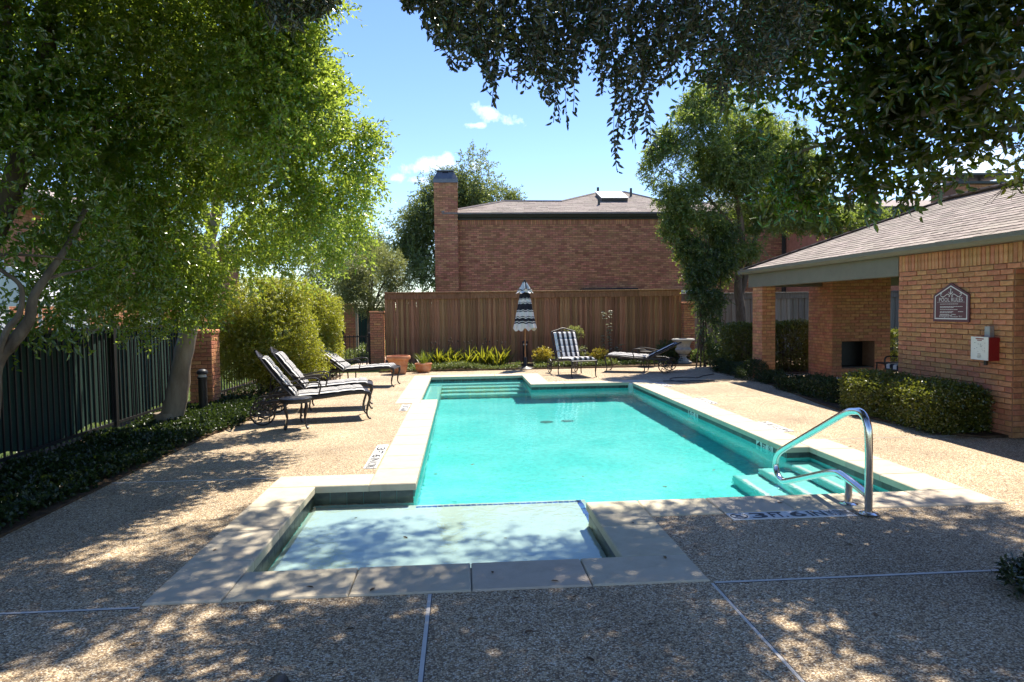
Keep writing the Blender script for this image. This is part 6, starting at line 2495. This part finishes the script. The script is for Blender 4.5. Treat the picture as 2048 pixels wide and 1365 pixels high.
def small_shrub(px, py, Y, rx, rz, mat, label, seed, n=420, L=.045, W=.02, name='small_shrub', squash=1.0):
    c = P(px, py, Y)
    o = Vector((c.x, Y, .02))
    t = empty(name, o, label, 'shrub')
    crown('foliage', t, [((c.x, Y, max(rz, c.z)), (rx, rx * .8, rz), 1)], n, 8, .10, L, W, mat, seed, o, shell=.35, gap=.15, gapfreq=8, amp=.15)
    mb = MB()
    r_ = random.Random(seed)
    for k in range(7):
        mb.tube([(r_.uniform(-.05, .05), r_.uniform(-.05, .05), -.02), (r_.uniform(-rx, rx) * .5, r_.uniform(-.1, .1), rz * .7), (r_.uniform(-rx, rx) * .8, r_.uniform(-.1, .1), rz * 1.4)], [.01, .007, .003], 5)
    mb.build('stems', M['twig'], t)
    return t


small_shrub(1085, 712, 18.9, .27, .20, M['leaf_gold'], 'golden rounded shrub between the umbrella and the end on lounger', 201)
small_shrub(1196, 714, 19.0, .28, .20, M['leaf_gold'], 'golden rounded shrub right of the end on lounger', 202)
small_shrub(1148, 668, 19.2, .20, .22, M['leaf_olive'], 'feathery yellowish nandina rising behind the end on lounger', 203, 330, .05, .014, 'nandina')
small_shrub(1158, 708, 19.0, .22, .26, M['leaf_olive'], 'low pale leafy plant between the two golden shrubs', 204, 330, .05, .018)
small_shrub(1335, 700, 19.3, .26, .28, M['leaf_vine'], 'dark rounded shrub left of the stone urn', 205, 420, .05, .022)
small_shrub(1290, 716, 19.2, .24, .15, M['leaf_bed'], 'low silvery plant in shade behind the flat lounger', 206, 260, .04, .02)
small_shrub(1400, 726, 19.2, .30, .18, M['leaf_vine'], 'low dark plant right of the stone urn', 207, 360, .05, .024)

# pale tall stems with whorls of leaves
o = Vector((P(1222, 720, 19.3).x, 19.3, .02))
wt_ = empty('tall_stem_plant', o, 'tall thin plant with pale silvery leaves before the brown fence', 'plant')
rg = np.random.default_rng(211)
mb = MB()
VP_, VD, VN = [], [], []
for (px0, px1, pyt, ln) in ((1218, 1221, 622, 1), (1224, 1208, 625, 1), (1216, 1205, 668, 1), (1226, 1232, 696, .8), (1232, 1244, 690, .8), (1222, 1218, 660, 1), (1236, 1250, 715, .6)):
    p0, p1 = P(px0, 738, 19.3), P(px1, pyt, 19.3)
    st = spline([p0, (p0 + p1) / 2 + Vector((rg.uniform(-.04, .04), 0, 0)), p1], 10)
    mb.tube([tuple(q - o) for q in st], .006, 5)
    for q in st[9:]:
        if rg.uniform() < .3:
            continue
        for k in range(5):
            a = rg.uniform(0, 6.28)
            VP_.append(tuple(q))
            VD.append((math.cos(a), math.sin(a), rg.uniform(-.2, .5)))
            VN.append((rg.normal() * .3, rg.normal() * .3, 1))
mb.build('stems', M['twig'], wt_)
VP_, VD, VN = np.array(VP_), unit(np.array(VD)), unit(np.array(VN))
n = len(VP_)
link('leaves', np_mesh('leaves', leaf_verts(VP_, VD, VN, rg.uniform(.06, .10, n), rg.uniform(.025, .045, n), True) - np.array(o), 6, M['leaf_silver']), wt_)

# ---- leaves lying about
rr = random.Random(77)
mb = MB()
mb.add([(-.5, 0, 0), (-.2, .2, .08), (.25, .17, .1), (.5, 0, .02), (.25, -.17, .1), (-.2, -.2, .08)], [(0, 1, 2, 3), (0, 3, 4, 5)])
dl = mb.mesh('fallen_leaf', M['dead_leaf'])
spots = [(1265, 1050), (1330, 1120), (1150, 1195), (1032, 1198), (940, 1240), (1058, 1265), (700, 1260), (745, 1185), (520, 1203), (430, 1105), (350, 1060), (500, 1012), (1620, 1310), (1750, 1230), (1560, 1010), (1885, 962), (1700, 897), (1940, 1035),
         (1480, 1120), (270, 1290), (150, 1180), (620, 1180), (660, 1330), (1300, 1250), (1180, 1320), (1700, 1090), (1390, 1095), (1110, 1168), (985, 1150)]
for (px, py) in spots:
    d = ray(px, py)
    p = Vector((0, 0, CAM_H)) + d * (-CAM_H / d.z)
    on_stone = inside(OUT, p.x, p.y) and not inside(POOL, p.x, p.y)
    l = link('fallen_leaf', dl, None, (p.x, p.y, .0155 if on_stone else .003), (0, 0, rr.uniform(0, 6.28)), (rr.uniform(.03, .055),) * 3)
    tag(l, 'small dry fallen leaf lying on the pool deck or coping', 'leaf', 'fallen leaves on the deck')
for (x, y) in ((-.9, 5.75), (.3, 5.1), (-.45, 5.2), (.1, 7.6), (1.9, 6.4), (2.6, 7.0), (-.2, 8.6), (1.2, 6.9), (2.9, 8.9), (-.3, 7.2)):
    l = link('fallen_leaf', dl, None, (x, y, WATER + .001), (0, 0, rr.uniform(0, 6.28)), (rr.uniform(.03, .06),) * 3)
    tag(l, 'small dark leaf floating on the pool water', 'leaf', 'leaves floating on the pool')
